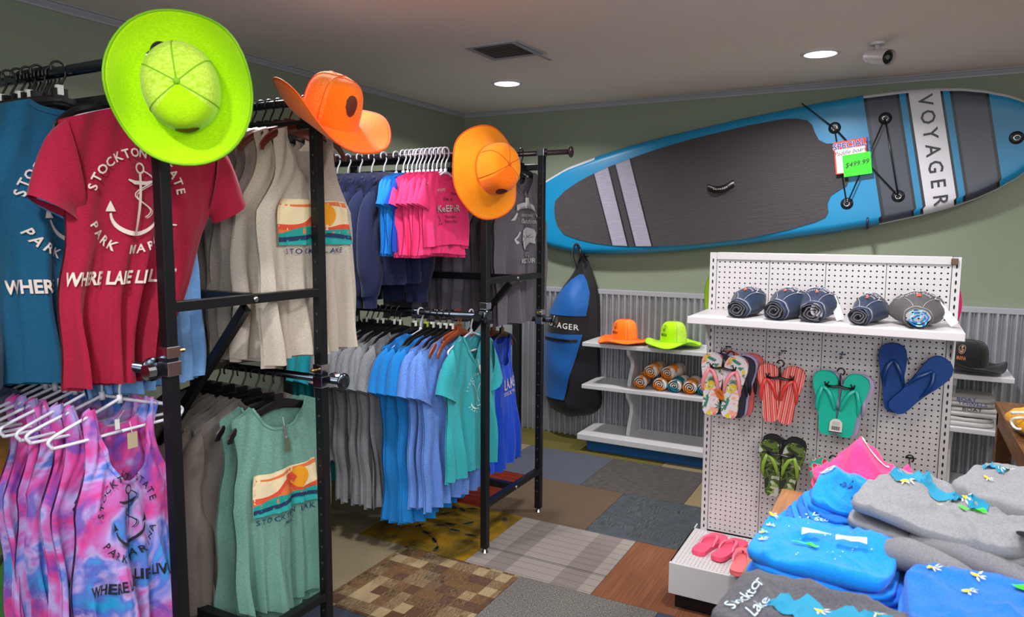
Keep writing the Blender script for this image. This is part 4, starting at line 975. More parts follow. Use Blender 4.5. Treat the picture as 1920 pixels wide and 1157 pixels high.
MB().tube(spl([(-2.115, bgY-.03, 1.3), (-2.13, bgY-.06, 1.38), (-2.1, bgY-.1, 1.445), (-2.075, bgY-.1, 1.45), (-2.06, bgY-.06, 1.38), (-2.055, bgY-.03, 1.33)], 6), .011, M_nyl, n=8, flat=.4).build('strap', bag, smooth=True)
# ------------------------------------------------------------------ low wall shelf unit
SX0, SX1 = -1.935, .59
unit = thing('shelf_unit', 'white wall shelf unit on a blue plinth against the corrugated wall', 'shelves', ((SX0+SX1)/2, D-.03, 0))
def U(b, name, bevel=.003, parent=unit, **k):
    b.v = [(x-(SX0+SX1)/2, y-(D-.03), z) for x, y, z in b.v]; return b.build(name, parent, bevel=bevel, **k)
U(MB().box((SX0+.03, 4.66, 0), (SX1-.02, D-.04, .085), M_plinthblue), 'plinth')
U(MB().box((SX0-.02, 4.6, .085), (SX1, D-.04, .125), M_boardw), 'shelf_board')
U(MB().box((SX0, 4.62, .45), (SX1, D-.04, .478), M_boardw), 'shelf_board')
U(MB().box((SX0, 4.62, .75), (SX1-.02, D-.04, .778), M_boardw), 'shelf_board')
for X in (-1.62, -.55, .3):
    for z0, z1 in ((.125, .45), (.478, .75)):
        pf = [(D-.045, z0), (4.72, z0)] + [(4.70+.075*sin(pi*t**1.4)+.03*(1-t), lerp(z0+.03, z1-.05, t)) for t in [i/8 for i in range(9)]] + [(4.68, z1), (D-.045, z1)]
        U(MB().prism(pf, X-.012, X+.012, M_boardw, ax=0), 'bracket_panel', bevel=.002)
def shelf_hat(px, py, mat, mat2, bnd, lab, patch, **k):
    q = hit(px, py, 1, 4.745); hat(frame((q.x, 4.745, .785+k.pop('lift', .022)), (0, .0, 1), (-.42, -.9, 0)), mat, mat2, bnd, lab, patch=patch, curl=.0, **k)
shelf_hat(1172, 632, H_org, H_orgm, H_orgb, 'orange wide-brimmed hat with a round anchor print on the top wall shelf', pr_round(M_ink), RB=.178, droop=.014, wave=.01, seed=4, H=.135, RC=.088)
shelf_hat(1263, 640, H_lime, H_limem, H_limeb, 'lime wide-brimmed hat with a round anchor print beside the orange one on the shelf', pr_round(M_ink), RB=.185, droop=.012, wave=.012, seed=6, H=.135, RC=.088, lift=.03)
M_goldp = plain('orange_embroidery', '#c8783a', .7)
shelf_hat(1817, 682, H_blk, H_blk, H_blk, 'black wide-brimmed hat with orange lettering on the right end of the wall shelf', pr_round(plain('tan_embroidery', '#c9a184', .7), M_goldp), RB=.185, droop=-.02, wave=.016, seed=1, H=.145, RC=.1, lift=.026)
# rolled towels
def towelmat(name, c1):
    def f(s):
        n = s.noise(s.obj(), 15, 2, .4, .5); s.col(s.ramp(n, [(.49, '#e8e2d8'), (.52, c1)])); s.bump(s.noise(s.obj(), 200, 2), .4, .004)
    return texmat(name, f, .9, .2)
T_or = towelmat('orange_white_towelling', '#f08a22'); T_tl = towelmat('teal_white_towelling', '#19849a')
def spiral(b, m, r0, r1, turns, y0, y1, th=.003, zs=1.0, n=60):
    rows = []
    for i in range(n+1):
        t = i/n; a = turns*2*pi*t; r = lerp(r0, r1, t); rows.append([(cos(a)*r, y0-.004*(1-t), sin(a)*r*zs), (cos(a)*r, y1, sin(a)*r*zs)])
    b.grid(rows, m); rows = [[(cos(turns*2*pi*i/n)*(lerp(r0, r1, i/n)+th), y0-.004*(1-i/n), sin(turns*2*pi*i/n)*(lerp(r0, r1, i/n)+th)*zs), (cos(turns*2*pi*i/n)*(lerp(r0, r1, i/n)-th), y0-.004*(1-i/n), sin(turns*2*pi*i/n)*(lerp(r0, r1, i/n)-th)*zs)] for i in range(n+1)]
    b.grid(rows, m)
def towel(x, z, mat, lab, rz=0, seed=0):
    t = thing('rolled_towel', lab, 'towel', (x, 4.67, z), R(rz), 'rolled beach towels'); b = MB(); rows = []; r_ = random.Random(seed); ph = r_.uniform(0, 6)
    for y, k in ((0, .86), (.006, .97), (.02, 1), (.12, 1.02), (.22, 1), (.235, .9)):
        rows.append([(cos(a)*.046*k*(1+.03*sin(2*a+ph)), y, sin(a)*.046*k*(.94+.03*sin(3*a+ph))) for a in [2*pi*i/24 for i in range(24)]])
    b.grid(rows, mat, closed=True); b.v += [(0, .235, 0)]; b.build('roll', t, smooth=True)
    b = MB(); spiral(b, mat, .006, .041, 2.6, .003, .05); b.build('spiral_end', t, smooth=True)
    return t
tx = [(1200, .524, T_or, 'orange and white rolled towel at the left end of the bottom row'), (1236, .524, T_or, 'orange and white rolled towel second from the left in the bottom row'), (1264, .524, T_tl, 'teal and white rolled towel in the bottom row'), (1293, .524, T_or, 'orange and white rolled towel in the bottom row, right of the teal one'), (1320, .524, T_tl, 'teal and white rolled towel at the right end behind the pegboard post'), (1219, .605, T_or, 'orange and white rolled towel on top at the left'), (1251, .606, T_or, 'orange and white rolled towel on top at the right')]
for i, (px, z, m, lab) in enumerate(tx):
    q = hit(px, 710 if z < .55 else 687, 1, 4.67); towel(q.x, z, m, lab, random.uniform(-7, 7), i)
# folded boat towels on the right end
M_twl = fabric('white_terry', '#b9b7b5', heather=.05, bump=.6); M_twl2 = fabric('pale_grey_terry', '#a6a3a1', heather=.05, bump=.6)
# ------------------------------------------------------------------ folded cloth
def folded(name, label, cat, loc, rz, w, d, h, mat, seed=0, wr=.006, tilt=(0, 0), group=None, layers=2, sq=5, prt=None, prt_extra=(), topf=None, n=(34, 28), lip=.7):
    """folded garment: layered slabs with rounded edges and wrinkles; top sheet function used for prints"""
    mw = Matrix.Translation(loc) @ Matrix.Rotation(rz, 4, 'Z') @ Matrix.Rotation(tilt[0], 4, 'X') @ Matrix.Rotation(tilt[1], 4, 'Y')
    t = thing(name, label, cat, group=group, mw=mw); hl = h/layers; off = Vector((seed*3.1, seed*1.7, seed*.9))
    def wrk(x, y, k): return wr*k*(1.6*((1-abs(mnoise.noise(Vector((x*9+y*4, y*7-x*3, 5))+off)*2))**3-.35)+.8*((1-abs(mnoise.noise(Vector((x*21, y*16+x*8, 7))+off)*2))**3-.3)+mnoise.noise(Vector((x*7, y*5, 0))+off)*1.3+mnoise.noise(Vector((x*19, y*11, 3))+off)*.55+mnoise.noise(Vector((x*40, y*34, 9))+off)*.22)
    def outline(a, sc):
        ca, sa = cos(a), sin(a); p = 2/sq; x = abs(ca)**p*(1 if ca > 0 else -1)*w/2*sc; y = abs(sa)**p*(1 if sa > 0 else -1)*d/2*sc
        k = 1+.05*mnoise.noise(Vector((ca*1.6, sa*1.6, seed*2.0))); return x*k, y*k
    na, nr = 84, 15
    for L in range(layers):
        z0 = L*hl; z1 = z0+hl*1.04; b = MB(); jx = mnoise.noise(Vector((L*5.3, seed, 0)))*.012; sc0 = 1-.02*(L % 2); rows = []
        top = (L == layers-1)
        for r in range(nr+1):
            q = sin(r/nr*pi/2) if r < nr-1 else (.985 if r < nr else 1); row = []
            for i in range(na):
                a = 2*pi*i/na; x, y = outline(a, q*sc0)
                e = 1-max(0, (q-.93)/.07)**2.4; z = lerp((z0+z1)/2, z1, max(0, e)**.5) + wrk(x, y, 1 if top else .3)*min(1, (1.02-q)*9+.25)
                if top and topf: z += topf(x, y)
                row.append((x+jx, y, z))
            rows.append(row)
        for r in (13, 9, 4, 0):
            q = sin(r/nr*pi/2); rows.append([(outline(2*pi*i/na, q*sc0)[0]+jx, outline(2*pi*i/na, q*sc0)[1], z0+(.0 if r < 10 else hl*.06)+(topf(*outline(2*pi*i/na, q*sc0)) if topf else 0)) for i in range(na)])
        b.grid(rows, mat, closed=True); b.build('body' if top else 'under_fold', t, smooth=True)
    def fn(u, v, o): return (u, v, h*1.0+wrk(u, v, 1)+(topf(u, v) if topf else 0)+o+hl*.04)
    if prt:
        P = Print(); prt(P); b = P.b; me = mesh('print', b.v, b.f, b.mats, False, b.i); bm = bmesh.new(); bm.from_mesh(me)
        for _ in range(3):
            le = [e for e in bm.edges if e.calc_length() > .009]
            if le: bmesh.ops.subdivide_edges(bm, edges=le, cuts=1)
        bmesh.ops.triangulate(bm, faces=[q for q in bm.faces if len(q.verts) > 4])
        for v_ in bm.verts: v_.co = Vector(fn(v_.co.x, v_.co.y, .004+v_.co.z))
        bm.to_mesh(me); bm.free(); link('print', me, t)
    for e in prt_extra: e(t, fn)
    return t
def flat_tag(u, v, w, h, mat, rot=0, name='paper_tag', lift=.006):
    def f(t, fn):
        b = MB(); rows = []
        for i in range(5):
            x = lerp(-w/2, w/2, i/4); row = []
            for y in (-h/2, h/2):
                X, Y = u+x*cos(rot)-y*sin(rot), v+x*sin(rot)+y*cos(rot); p = fn(X, Y, lift+.003*sin(pi*i/4)); row.append(p)
            rows.append(row)
        b.grid(rows, mat); o = b.build(name, t); s = o.modifiers.new('thickness', 'SOLIDIFY'); s.thickness = .0012
    return f
def leafsticker(u, v, w, h, rot=0):
    def f(t, fn):
        pts = [(cos(a*pi/8)*w/2*(1.1 if abs(cos(a*pi/8)) > .95 else 1), sin(a*pi/8)*h/2) for a in range(16)]
        P = Print(); P.put([(u, v)]+[(u+x*cos(rot)-y*sin(rot), v+x*sin(rot)+y*cos(rot)) for x, y in pts], [(0, i+1, (i+1) % 16+1) for i in range(16)], M_green); P.build('price_sticker', t, fn, base=.007)
    return f
q = hit(1845, 790, 1, 4.78)
for i, (z, dx, m, lab) in enumerate([(.48, .0, M_twl, 'white folded towel at the bottom of the stack on the wall shelf'), (.535, .03, M_twl, 'white folded towel with lettering in the middle of the shelf stack'), (.59, .0, M_twl2, 'pale grey folded towel topmost of the stack under the black hat')]):
    t = folded('folded_towel', lab, 'towel', (.36+dx, 4.79, z), 0, .3, .27, .05, m, seed=i+3, wr=.003, group='folded boat towels')
    if i:
        P = Print(); P.text('BOAT', .036, .0, .012, M_bluei if i == 2 else M_ink, .004); P.text('TOWELS', .036, .03, -.022, M_bluei if i == 2 else M_ink, .004) if i == 2 else None
        P.build('lettering', t, lambda u, v, o: (u, -.1345-o, .027+v*.7))
# ------------------------------------------------------------------ white pegboard gondola
GX0, GX1, GY, GT = -.74, .2, 3.2, 1.462
gon = thing('pegboard_gondola', 'white free-standing pegboard display with a perforated base deck', 'display stand', ((GX0+GX1)/2, GY, 0))
GO = Vector(((GX0+GX1)/2, GY, 0))
def G(b, name, bevel=0, parent=gon, **k):
    b.v = [(x-GO.x, y-GO.y, z-GO.z) for x, y, z in b.v]; return b.build(name, parent, bevel=bevel, **k)
def perf(b, P0, U_, V_, w, h, nx, ny, hw, m, depth=.0025, hh=None, md=None):
    """sheet with real punched holes: origin P0, unit axes U_, V_"""
    P0, U_, V_ = Vector(P0), Vector(U_), Vector(V_); Nn = U_.cross(V_); cw, ch = w/nx, h/ny; hh = hh or hw
    o8 = [(-.5, -.5), (0, -.5), (.5, -.5), (.5, 0), (.5, .5), (0, .5), (-.5, .5), (-.5, 0)]
    i8 = [(cos(R(225+45*k)), sin(R(225+45*k))) for k in range(8)]; md = b.mi(md or m); mi = b.mi(m)
    for iy in range(ny):
        for ix in range(nx):
            c = P0+U_*(cw*(ix+.5))+V_*(ch*(iy+.5)); k = len(b.v)
            for x, y in o8: b.v.append(tuple(c+U_*x*cw+V_*y*ch))
            for x, y in i8: b.v.append(tuple(c+U_*x*hw+V_*y*hh))
            for x, y in i8: b.v.append(tuple(c+U_*x*hw+V_*y*hh-Nn*depth))
            for j in range(8):
                l = (j+1) % 8; b.f.append([k+j, k+l, k+8+l, k+8+j]); b.i.append(mi); b.f.append([k+8+j, k+8+l, k+16+l, k+16+j]); b.i.append(md)
    return b
pwid = (GX1-GX0-.06)/4
for i in range(4):
    x0 = GX0+.03+i*pwid; b = MB(); perf(b, (x0+.0015, GY, .205), (1, 0, 0), (0, 0, 1), pwid-.003, GT-.03-.205, 10, 55, .0036, M_white, .004)
    b.box((x0+.0005, GY+.001, .205), (x0+.0015, GY+.012, GT-.03), M_white); G(b, 'pegboard_panel')
G(MB().box((GX0+.02, GY+.035, .05), (GX1-.02, GY+.045, GT-.03), M_dark2 if 'M_dark2' in globals() else plain('hole_shade_grey', '#6a6668', .8)), 'back_panel')  # grey sheet behind the holes, its colour stands in for their shade
for x0, x1 in ((GX0, GX0+.03), (GX1-.03, GX1)):
    b = MB(); perf(b, (x0, GY-.006, .02), (1, 0, 0), (0, 0, 1), .03, GT-.04, 1, 46, .0035, M_white, .006, hh=.0095, md=M_dark)
    b.box((x0, GY-.006, .0), (x0+.0008, GY+.05, GT), M_white); b.box((x1-.0008, GY-.006, .0), (x1, GY+.05, GT), M_white); b.box((x0, GY+.0, .0), (x1, GY+.05, GT), M_dark); b.box((x0, GY-.006, GT-.02), (x1, GY+.05, GT), M_white)
    G(b, 'slotted_upright')
G(MB().box((GX0+.03, GY-.01, GT-.03), (GX1-.03, GY+.05, GT), M_white), 'top_rail', bevel=.002)
G(MB().box((GX0+.03, GY+.05, .05), (GX1-.03, GY+.055, GT-.03), M_white), 'rear_sheet')
b = MB(); perf(b, (GX0-.03, 2.81, .2), (1, 0, 0), (0, 1, 0), GX1-GX0+.05, .385, 66, 27, .0028, M_white, .002); G(b, 'base_deck')
G(MB().box((GX0-.03, 2.795, .07), (GX1+.02, 2.81, .202), M_white), 'deck_front', bevel=.002)
G(MB().box((GX0-.03, 2.81, .185), (GX1+.02, GY, .19), plain('hole_shade_grey', '#6a6668', .8)), 'deck_underside'); G(MB().box((GX0-.03, 2.81, .07), (GX0-.025, GY+.05, .2), M_white), 'deck_side')  # same shade grey backs the deck holes
G(MB().box((GX0-.01, 2.83, 0), (GX1, GY+.04, .07), M_blackpl), 'kick_plate')
sh = thing('display_shelf', 'white shelf fixed across the pegboard with rolled shirts on it', 'shelf', ((GX0+GX1)/2, GY, 1.2))
b = MB(); b.box((-.475, -.33, .0), (.475, -.008, .012), M_white); b.build('shelf_plate', sh, bevel=.002)
MB().box((-.475, -.342, -.016), (.475, -.33, .014), M_white).build('price_rail', sh, bevel=.003)
for sx in (-1, 1):
    MB().prism([(-.01, 0), (-.01, -.13), (-.04, -.11), (-.12, -.035), (-.3, -.012), (-.3, 0)], sx*.458-.002, sx*.458+.002, M_white, ax=0).build('bracket', sh)
rust = MB(); rust.box((GX1-.035, GY-.02, GT-.03), (GX1-.012, GY-.008, GT-.005), plain('rusty_clip', '#6b5548', .6, .5)); G(rust, 'metal_clip', bevel=.003)
# rolled shirts on the shelf
def rolled(px, mat, mat2, lab, rz, s=1.0, seed=0, lead=None, inner=None, wide=1.0):
    q = hit(px, 585, 2, 1.214); t = thing('rolled_t_shirt', lab, 't-shirt', (hit(px, 578, 1, 2.93).x, 2.905, 1.213), R(rz), 'rolled t-shirts on the pegboard shelf'); ph = seed*1.3
    def sec(y): # radius x, z
        k = ss(.02, .15, y); rx = lerp(.037, .066*wide, k)*s*(1-.5*ss(.17, .215, y)); rz_ = lerp(.034, .052, k)*s*(1-.55*ss(.165, .215, y)); return rx, rz_
    def f(a, y, o=0):
        rx, rz_ = sec(y); w = 1+.05*sin(3*a+ph+y*25)+.03*sin(7*a+y*60); return (cos(a)*(rx*w+o), y, rz_+sin(a)*(rz_*w+o)+.012*ss(.03, .12, y)*max(0, sin(a)))
    b = MB(); b.grid([[f(2*pi*i/28, y*.205/16) for i in range(28)] for y in range(17)], mat, closed=True); b.v.append((0, .2, .03)); b.build('body', t, smooth=True)
    b = MB(); b.grid([[f(2*pi*i/28, y, o) for i in range(28)] for y, o in ((.022, .0), (.024, .004), (.042, .004), (.044, .0))], mat, closed=True); c = b.build('collar', t, smooth=True)
    b = MB(); b.grid([[f(2*pi*i/28, y, .005) for i in range(28)] for y in (.03, .034)], M_silver, closed=True); b.build('collar_stripe', c, smooth=True)
    b = MB(); spiral(b, inner or mat2, .008, .033*s, 2.4, .002, .04, .0028, .92); b.v = [(x+.003*sin(z*200), y, z+.034*s) for x, y, z in b.v]; b.build('rolled_hem', t, smooth=True)
    P = Print()
    P.arc('STOCKTON', .022, 0, -.02, .062, 130, 50, M_silver, .006); P.arc('STATE PARK', .011, 0, -.02, .047, 128, 52, M_silver, .003)
    P.put(*(lambda: ([(-.006, .016), (.006, .016), (.004, .03), (-.004, .03)], [(0, 1, 2, 3)]))(), M_co)
    P.build('print', t, lambda u, v, o: f(pi/2-u/.06, .075+v*1.1, .003+o))
    for sg in (-1, 1): MB().tube([f(pi/2-sg*(.35+.75*ss(0, 1, k/10)), .05+.13*k/10, .0008) for k in range(11)], .0009, M_silver, n=4).build('stitching', t)
    return t
M_dst = fabric('dark_slate_lining', '#4a4850', '#5c5a62', .2)
F_slate = fabric('slate_navy_cotton', '#1d2940', '#263550', .1); F_dg = fabric('dark_grey_cotton', '#4c4a4a', '#59575a', .14)
def wavy(s):
    n = s.noise(s.obj(), 30, 1, .4, 1); s.col(s.ramp(n, [(.46, '#0f6fb5'), (.5, '#8fd0e8')]))
M_wavy = texmat('blue_wave_print', wavy)
rolled(1383, F_slate, M_dst, 'slate navy rolled t-shirt at the left end of the pegboard shelf', -8, 1.0, 1)
rolled(1452, F_slate, M_dst, 'slate navy rolled t-shirt, tallest one, second from the left', -16, 1.06, 2)
rolled(1523, F_slate, M_dst, 'slate navy rolled t-shirt in the middle of the pegboard shelf, hang tag beside it', -4, 1.08, 3)
rolled(1610, F_slate, M_dst, 'slate navy rolled t-shirt, smallest, second from the right', -14, .92, 4)
rolled(1722, F_dg, M_wavy, 'dark grey rolled t-shirt with a blue lining at the right end', 0, 1.06, 5, wide=1.35)
for px, a in ((1568, .2), (1774, .5)):
    q = hit(px, 575, 1, 3.02); o = MB().box((-.014, -.0006, -.05), (.014, .0006, .05), M_tag).build('hang_tag', mw=Matrix.Translation((q.x, 3.02, 1.262)) @ Matrix.Rotation(-a-.2, 4, 'Y') @ Matrix.Rotation(-.35, 4, 'X')); tag(o, 'pale card tag leaning beside the ' + ('middle rolled shirt' if px == 1568 else 'dark grey rolled shirt'), 'tag')
# hats hung on the rear of the gondola, only brims peeking out
def peek(px, py, mat, mat2, bnd, lab, sg):
    q = hit(px, py, 1, GY+.12); hat(frame((q.x-sg*.178, GY+.078, q.z-.02), (0, 1, .05), (0, .1, -1)), mat, mat2, bnd, lab, RB=.178, curl=.02, droop=.01, wave=.01, seed=2)
H_pinkh = fabric('pink_hat_cloth', '#f02a7c', heather=.05)
peek(1318, 549, H_lime, H_limem, H_limeb, 'lime hat hung behind the pegboard, brim peeking out at the left', -1)
peek(1808, 563, H_pinkh, H_pinkh, H_pinkh, 'hot pink hat hung behind the pegboard, brim peeking out at the right', 1)
# ------------------------------------------------------------------ flip-flops
def sole_outline(side=1, L=.27):
    half = [(0, .5), (.022, .488), (.038, .45), (.047, .38), (.049, .28), (.044, .12), (.037, -.05), (.034, -.2), (.035, -.34), (.033, -.43), (.022, -.485), (0, -.5)]
    R_ = [(x*L/.27*(1.06 if y > .1 else 1)+side*.004*cos(y*3), y*L) for x, y in half]; L_ = [(-x*L/.27*(.94 if y > .1 else 1)+side*.004*cos(y*3), y*L) for x, y in half[1:-1]][::-1]
    return R_+L_
def sandal(parent, name, mw, sole, strap, side=1, L=.27, under=None, th=.017, name2='strap'):
    po = sole_outline(side, L); b = MB(); b.prism(po, 0, th*.3, under or sole); b.prism([(x*.985, y*.99) for x, y in po], th*.3, th, sole)
    o = b.build(name, parent, bevel=.0025); o.matrix_local = mw
    toe = (side*-.004, L*.27, th); k = L/.27
    for sg in (-1, 1):
        b = MB(); pts = spl([(toe[0], toe[1], th), (toe[0]+sg*.003, toe[1]-.003, th+.011), (sg*.016*k, L*.19, th+.018*k), (sg*.028*k, L*.07, th+.019*k), (sg*.0325*k, -L*.05, th+.012), (sg*.033*k, -L*.13, th-.002)], 5)
        n_ = len(pts); b.tube(pts, [.0035+.0045*sin(pi*i/(n_-1)) for i in range(n_)], strap, n=8, flat=.35, nrm=(0, .3, 1)); b.build(name2, o, smooth=True)
    return o
def clip_hanger(parent, y=.1, z=.03, w=.05):
    b = MB(); b.tube([(cos(R(a))*.013-.0, y+.055+sin(R(a))*.014, z) for a in range(-60, 190, 20)], .0034, M_blackpl, n=7)
    b.tube([(.0, y+.043, z), (0, y+.02, z), (0, y-.002, z)], [.003, .0045, .006], M_blackpl, n=8)
    b.tube([(-w, y-.006, z-.002), (-w*.5, y-.008, z), (0, y-.003, z), (w*.5, y-.008, z), (w, y-.006, z-.002)], [.004, .006, .007, .006, .004], M_blackpl, n=8, flat=.6)
    for sg in (-1, 1):
        b.tube([(sg*w*.78, y+.01, z), (sg*w*.9, y-.0, z), (sg*w*.8, y-.014, z-.006)], .003, M_blackpl, n=6); b.tube([(sg*w*1.08, y+.008, z), (sg*w*1.0, y-.008, z-.008)], .003, M_blackpl, n=6)
    return b.build('clip_hanger', parent, smooth=True)
def pair(px, py, depth, sole, strap, lab, group=None, L=.27, ang=6, gap=.0475, hang=True, under=None, under2=None, rz=0, cardtag=False, tagk=None, yaw=0):
    q = hit(px, py, 1, GY-depth)
    base = Matrix(((1, 0, 0, q.x), (0, 0, -1, q.y), (0, 1, 0, q.z), (0, 0, 0, 1))) @ Matrix.Rotation(R(yaw), 4, 'Y') @ Matrix.Rotation(R(rz), 4, 'Z')
    t = thing('flip_flops', lab, 'flip-flops', group=group, mw=base)
    for sg in (-1, 1):
        sandal(t, 'sandal', Matrix.Translation((sg*gap, 0, 0 if sg < 0 else .002)) @ Matrix.Rotation(R(-sg*ang), 4, 'Z'), sole, strap, -sg, L, under)
    if hang: clip_hanger(t, L*.27+.01, .034)
    if tagk: tagk(t)
    return t
def floral(s):
    v = s.obj(); a = s.noise(v, 26, 2, .5, .8); b = s.noise(s.obj(loc=(3, 1, 2)), 34, 2, .5, .5); c = s.noise(s.obj(loc=(9, 4, 1)), 38, 2)
    k = s.ramp(a, [(.4, '#3f7f6a'), (.43, '#d9cfd6'), (.6, '#dcd2d8'), (.64, '#e88f8a'), (.72, '#d94f6f')]); k = s.mix(s.ramp(b, [(.6, '#000000'), (.63, '#ffffff')]), k, C('#d9c23a')); s.col(s.mix(s.ramp(c, [(.62, '#000000'), (.65, '#ffffff')]), k, C('#e9a08c')))
def rstripe(s):
    sep = s.n('ShaderNodeSeparateXYZ', {0: s.obj()}); f = s.math('FRACT', s.math('MULTIPLY', sep.outputs[0], 118)); g = s.math('FRACT', s.math('MULTIPLY', sep.outputs[0], 47))
    s.col(s.mix(s.math('LESS_THAN', g, .5), s.ramp(f, [(.0, '#e0685f'), (.72, '#eec3b8')], 'CONSTANT'), s.ramp(f, [(0, '#c9373f'), (.6, '#e8887c')], 'CONSTANT')))
def camo(s):
    n = s.noise(s.obj((1, 1.5, 1)), 22, 1, .4, .6); s.col(s.ramp(n, [(.0, '#2b3026'), (.42, '#53662c'), (.5, '#3c4a24'), (.56, '#7f9050'), (.6, '#a7a9a0')], 'CONSTANT'))
def melon(s):
    vo = s.n('ShaderNodeTexVoronoi', {0: s.obj(), 'Scale': 45.0}); s.col(s.ramp(vo.outputs['Distance'], [(0, '#d83a5a'), (.38, '#d83a5a'), (.42, '#cfd8c8'), (.5, '#39a58f')], 'CONSTANT'))
S_flor = texmat('floral_foam', floral, .6); S_str = texmat('coral_striped_foam', rstripe, .6); S_camo = texmat('camouflage_foam', camo, .7); S_mel = texmat('watermelon_foam', melon, .6)
def ribf(c):
    def f(s):
        w = s.n('ShaderNodeTexWave', {0: s.obj((1, 1, 1)), 'Scale': 130.0, 'Distortion': 1.5}, bands_direction='Y'); s.col(c); s.bump(w.outputs['Fac'], .25, .002)
    return f
S_teal = texmat('teal_foam', ribf('#12c0a4'), .5); S_navy = texmat('navy_foam', ribf('#0d3f86'), .5); S_lil = plain('lilac_foam', '#b9a9cf', .6); S_blk = plain('black_foam', '#17171b', .6); S_red = plain('coral_red_rubber', '#e0403c', .3)
St_pink = plain('pink_rubber', '#ef8f96', .3); St_teal = plain('teal_rubber', '#1fc0a8', .25); St_navy = plain('navy_rubber', '#0b3a78', .3); St_olive = plain('olive_rubber', '#7a9a35', .35); S_nfl = plain('dark_navy_foam', '#1e2236', .6); S_coral = plain('coral_foam', '#d8605a', .6)
S_hot = plain('hot_pink_foam', '#f2547a', .5); S_cor2 = plain('salmon_foam', '#f0767c', .5); St_hot = plain('hot_pink_rubber', '#f76d8d', .3)
def barcard(t):
    pts = [(-.023, -.028), (.023, -.028), (.023, .008)]+[(cos(R(a))*.023, .008+sin(R(a))*.022) for a in range(15, 170, 20)]+[(-.023, .008)]
    b = MB(); b.prism(pts, .03, .031, M_tag); b.v = [(x-.0, y-.085, z) for x, y, z in b.v]; c = b.build('care_card', t)
    P = Print()
    for i in range(14): P.poly([(-.016+i*.0023, -.016), (-.016+i*.0023+.0008+.0006*(i % 3), -.016), (-.016+i*.0023+.0008+.0006*(i % 3), .0), (-.016+i*.0023, .0)], M_ink)
    for y in (.006, .011, .016): P.stroke([(-.013, y), (.013, y)], .001, M_ink)
    P.poly([(-.023, -.027), (.023, -.027), (.023, -.022), (-.023, -.022)], M_ink); P.build('barcode', c, lambda u, v, o: (u, v-.085, .0312+o), base=.0003)
def peg(px, py, lab, y1, n=1):
    q = hit(px, py, 1, GY); t = thing('peg_hook', lab, 'hook', (q.x, GY, q.z))
    MB().tube([(0, 0, 0), (0, y1-GY+.006, -.0), (0, y1-GY, .002), (0, y1-GY, .012)], .0024, M_rail, n=6).build('prong', t, smooth=True)
    MB().box((-.012, -.004, -.003), (.012, -.001, .003), M_rail).build('backplate', t)
ROT0 = 4
LF = .255
pf = pair(1355, 722, .13, S_flor, St_pink, 'floral print flip-flops with pink straps, front pair on the left pegboard hook', 'flip-flops on the left hook', L=.27, ang=3, gap=.046, rz=-3)
pair(1368, 722, .10, S_nfl, S_blk, 'dark navy flip-flops hung directly behind the floral pair', 'flip-flops on the left hook', L=.268, ang=3, gap=.046, rz=-3)
pair(1374, 719, .075, S_lil, S_blk, 'lilac flip-flops between the navy and coral pairs on the left hook', 'flip-flops on the left hook', L=.27, ang=3, gap=.046, hang=False, rz=-3)
pair(1384, 717, .05, S_coral, S_blk, 'coral flip-flops at the back of the left hook', 'flip-flops on the left hook', L=.27, ang=3, gap=.046, hang=False, rz=-3)
P = Print(); P.poly([(-.03, -.02), (-.008, -.005), (.012, -.03), (.016, -.055), (.004, -.06), (-.015, -.045)], plain('amber_card', '#c8651a', .4)); P.text('aloha', .012, -.005, -.035, plain('yellow_ink', '#e8c23a', .5), .004, rot=-.7)
P.build('charm_card', pf, lambda u, v, o: (u, v, .024+o))
P = Print()
for i in range(7):
    a = R(20+i*48); P.stroke([(.0, -.088), (.012*cos(a), -.088+.01*sin(a)), (.024*cos(a), -.088+.022*sin(a))], [.001, .005, .001], plain('dark_green_ink', '#23705a', .7))
for sg in (-1, 1):
    for i in range(8):
        a = R(-20+i*32); P.stroke([(sg*.045, .02), (sg*.045+.01*cos(a), .02+.01*sin(a)), (sg*.045+.019*cos(a), .02+.018*sin(a))], [.001, .004, .001], plain('dark_green_ink', '#23705a', .7))
P.build('leaf_print', pf, lambda u, v, o: (u, v, .0195+o), base=.0004)
pair(1462, 738, .11, S_str, S_red, 'coral striped flip-flops on the second pegboard hook', L=.245, ang=7, gap=.041, rz=-1)
tb = pair(1572, 757, .11, S_teal, St_teal, 'teal flip-flops with a white barcode card', 'flip-flops on the third hook', L=.26, ang=8, gap=.046, tagk=barcard, rz=-2)
pair(1580, 757, .085, S_lil, S_lil, 'pale lilac flip-flops directly behind the teal pair', 'flip-flops on the third hook', L=.262, ang=8, gap=.047, hang=False, rz=-2)
pair(1464, 880, .11, S_camo, St_olive, 'camouflage flip-flops with olive straps on the lower hook', 'flip-flops on the lower left hook', L=.24, ang=7, gap=.04)
pair(1468, 868, .08, S_blk, S_blk, 'black flip-flops behind the camouflage pair', 'flip-flops on the lower left hook', L=.24, ang=6, gap=.038, hang=False)
pair(1560, 915, .10, S_mel, S_red, 'watermelon print flip-flops mostly hidden by the blue shirts', L=.24, ang=7, gap=.04)
for (px, py, n_) in [(1366, 650, 'left pegboard hook above the floral flip-flops'), (1470, 658, 'second pegboard hook above the striped flip-flops'), (1580, 664, 'third pegboard hook above the teal flip-flops'), (1470, 825, 'lower pegboard hook above the camouflage flip-flops'), (1575, 855, 'lower pegboard hook above the watermelon flip-flops'), (1703, 673, 'pegboard hook carrying the navy flip-flops'), (1705, 858, 'lower right pegboard hook with an empty black clip')]:
    peg(px, py, 'wire '+n_, GY-.135 if px != 1366 else GY-.15)
q1 = hit(1675, 708, 1, GY-.06); q2 = hit(1723, 722, 1, GY-.085)
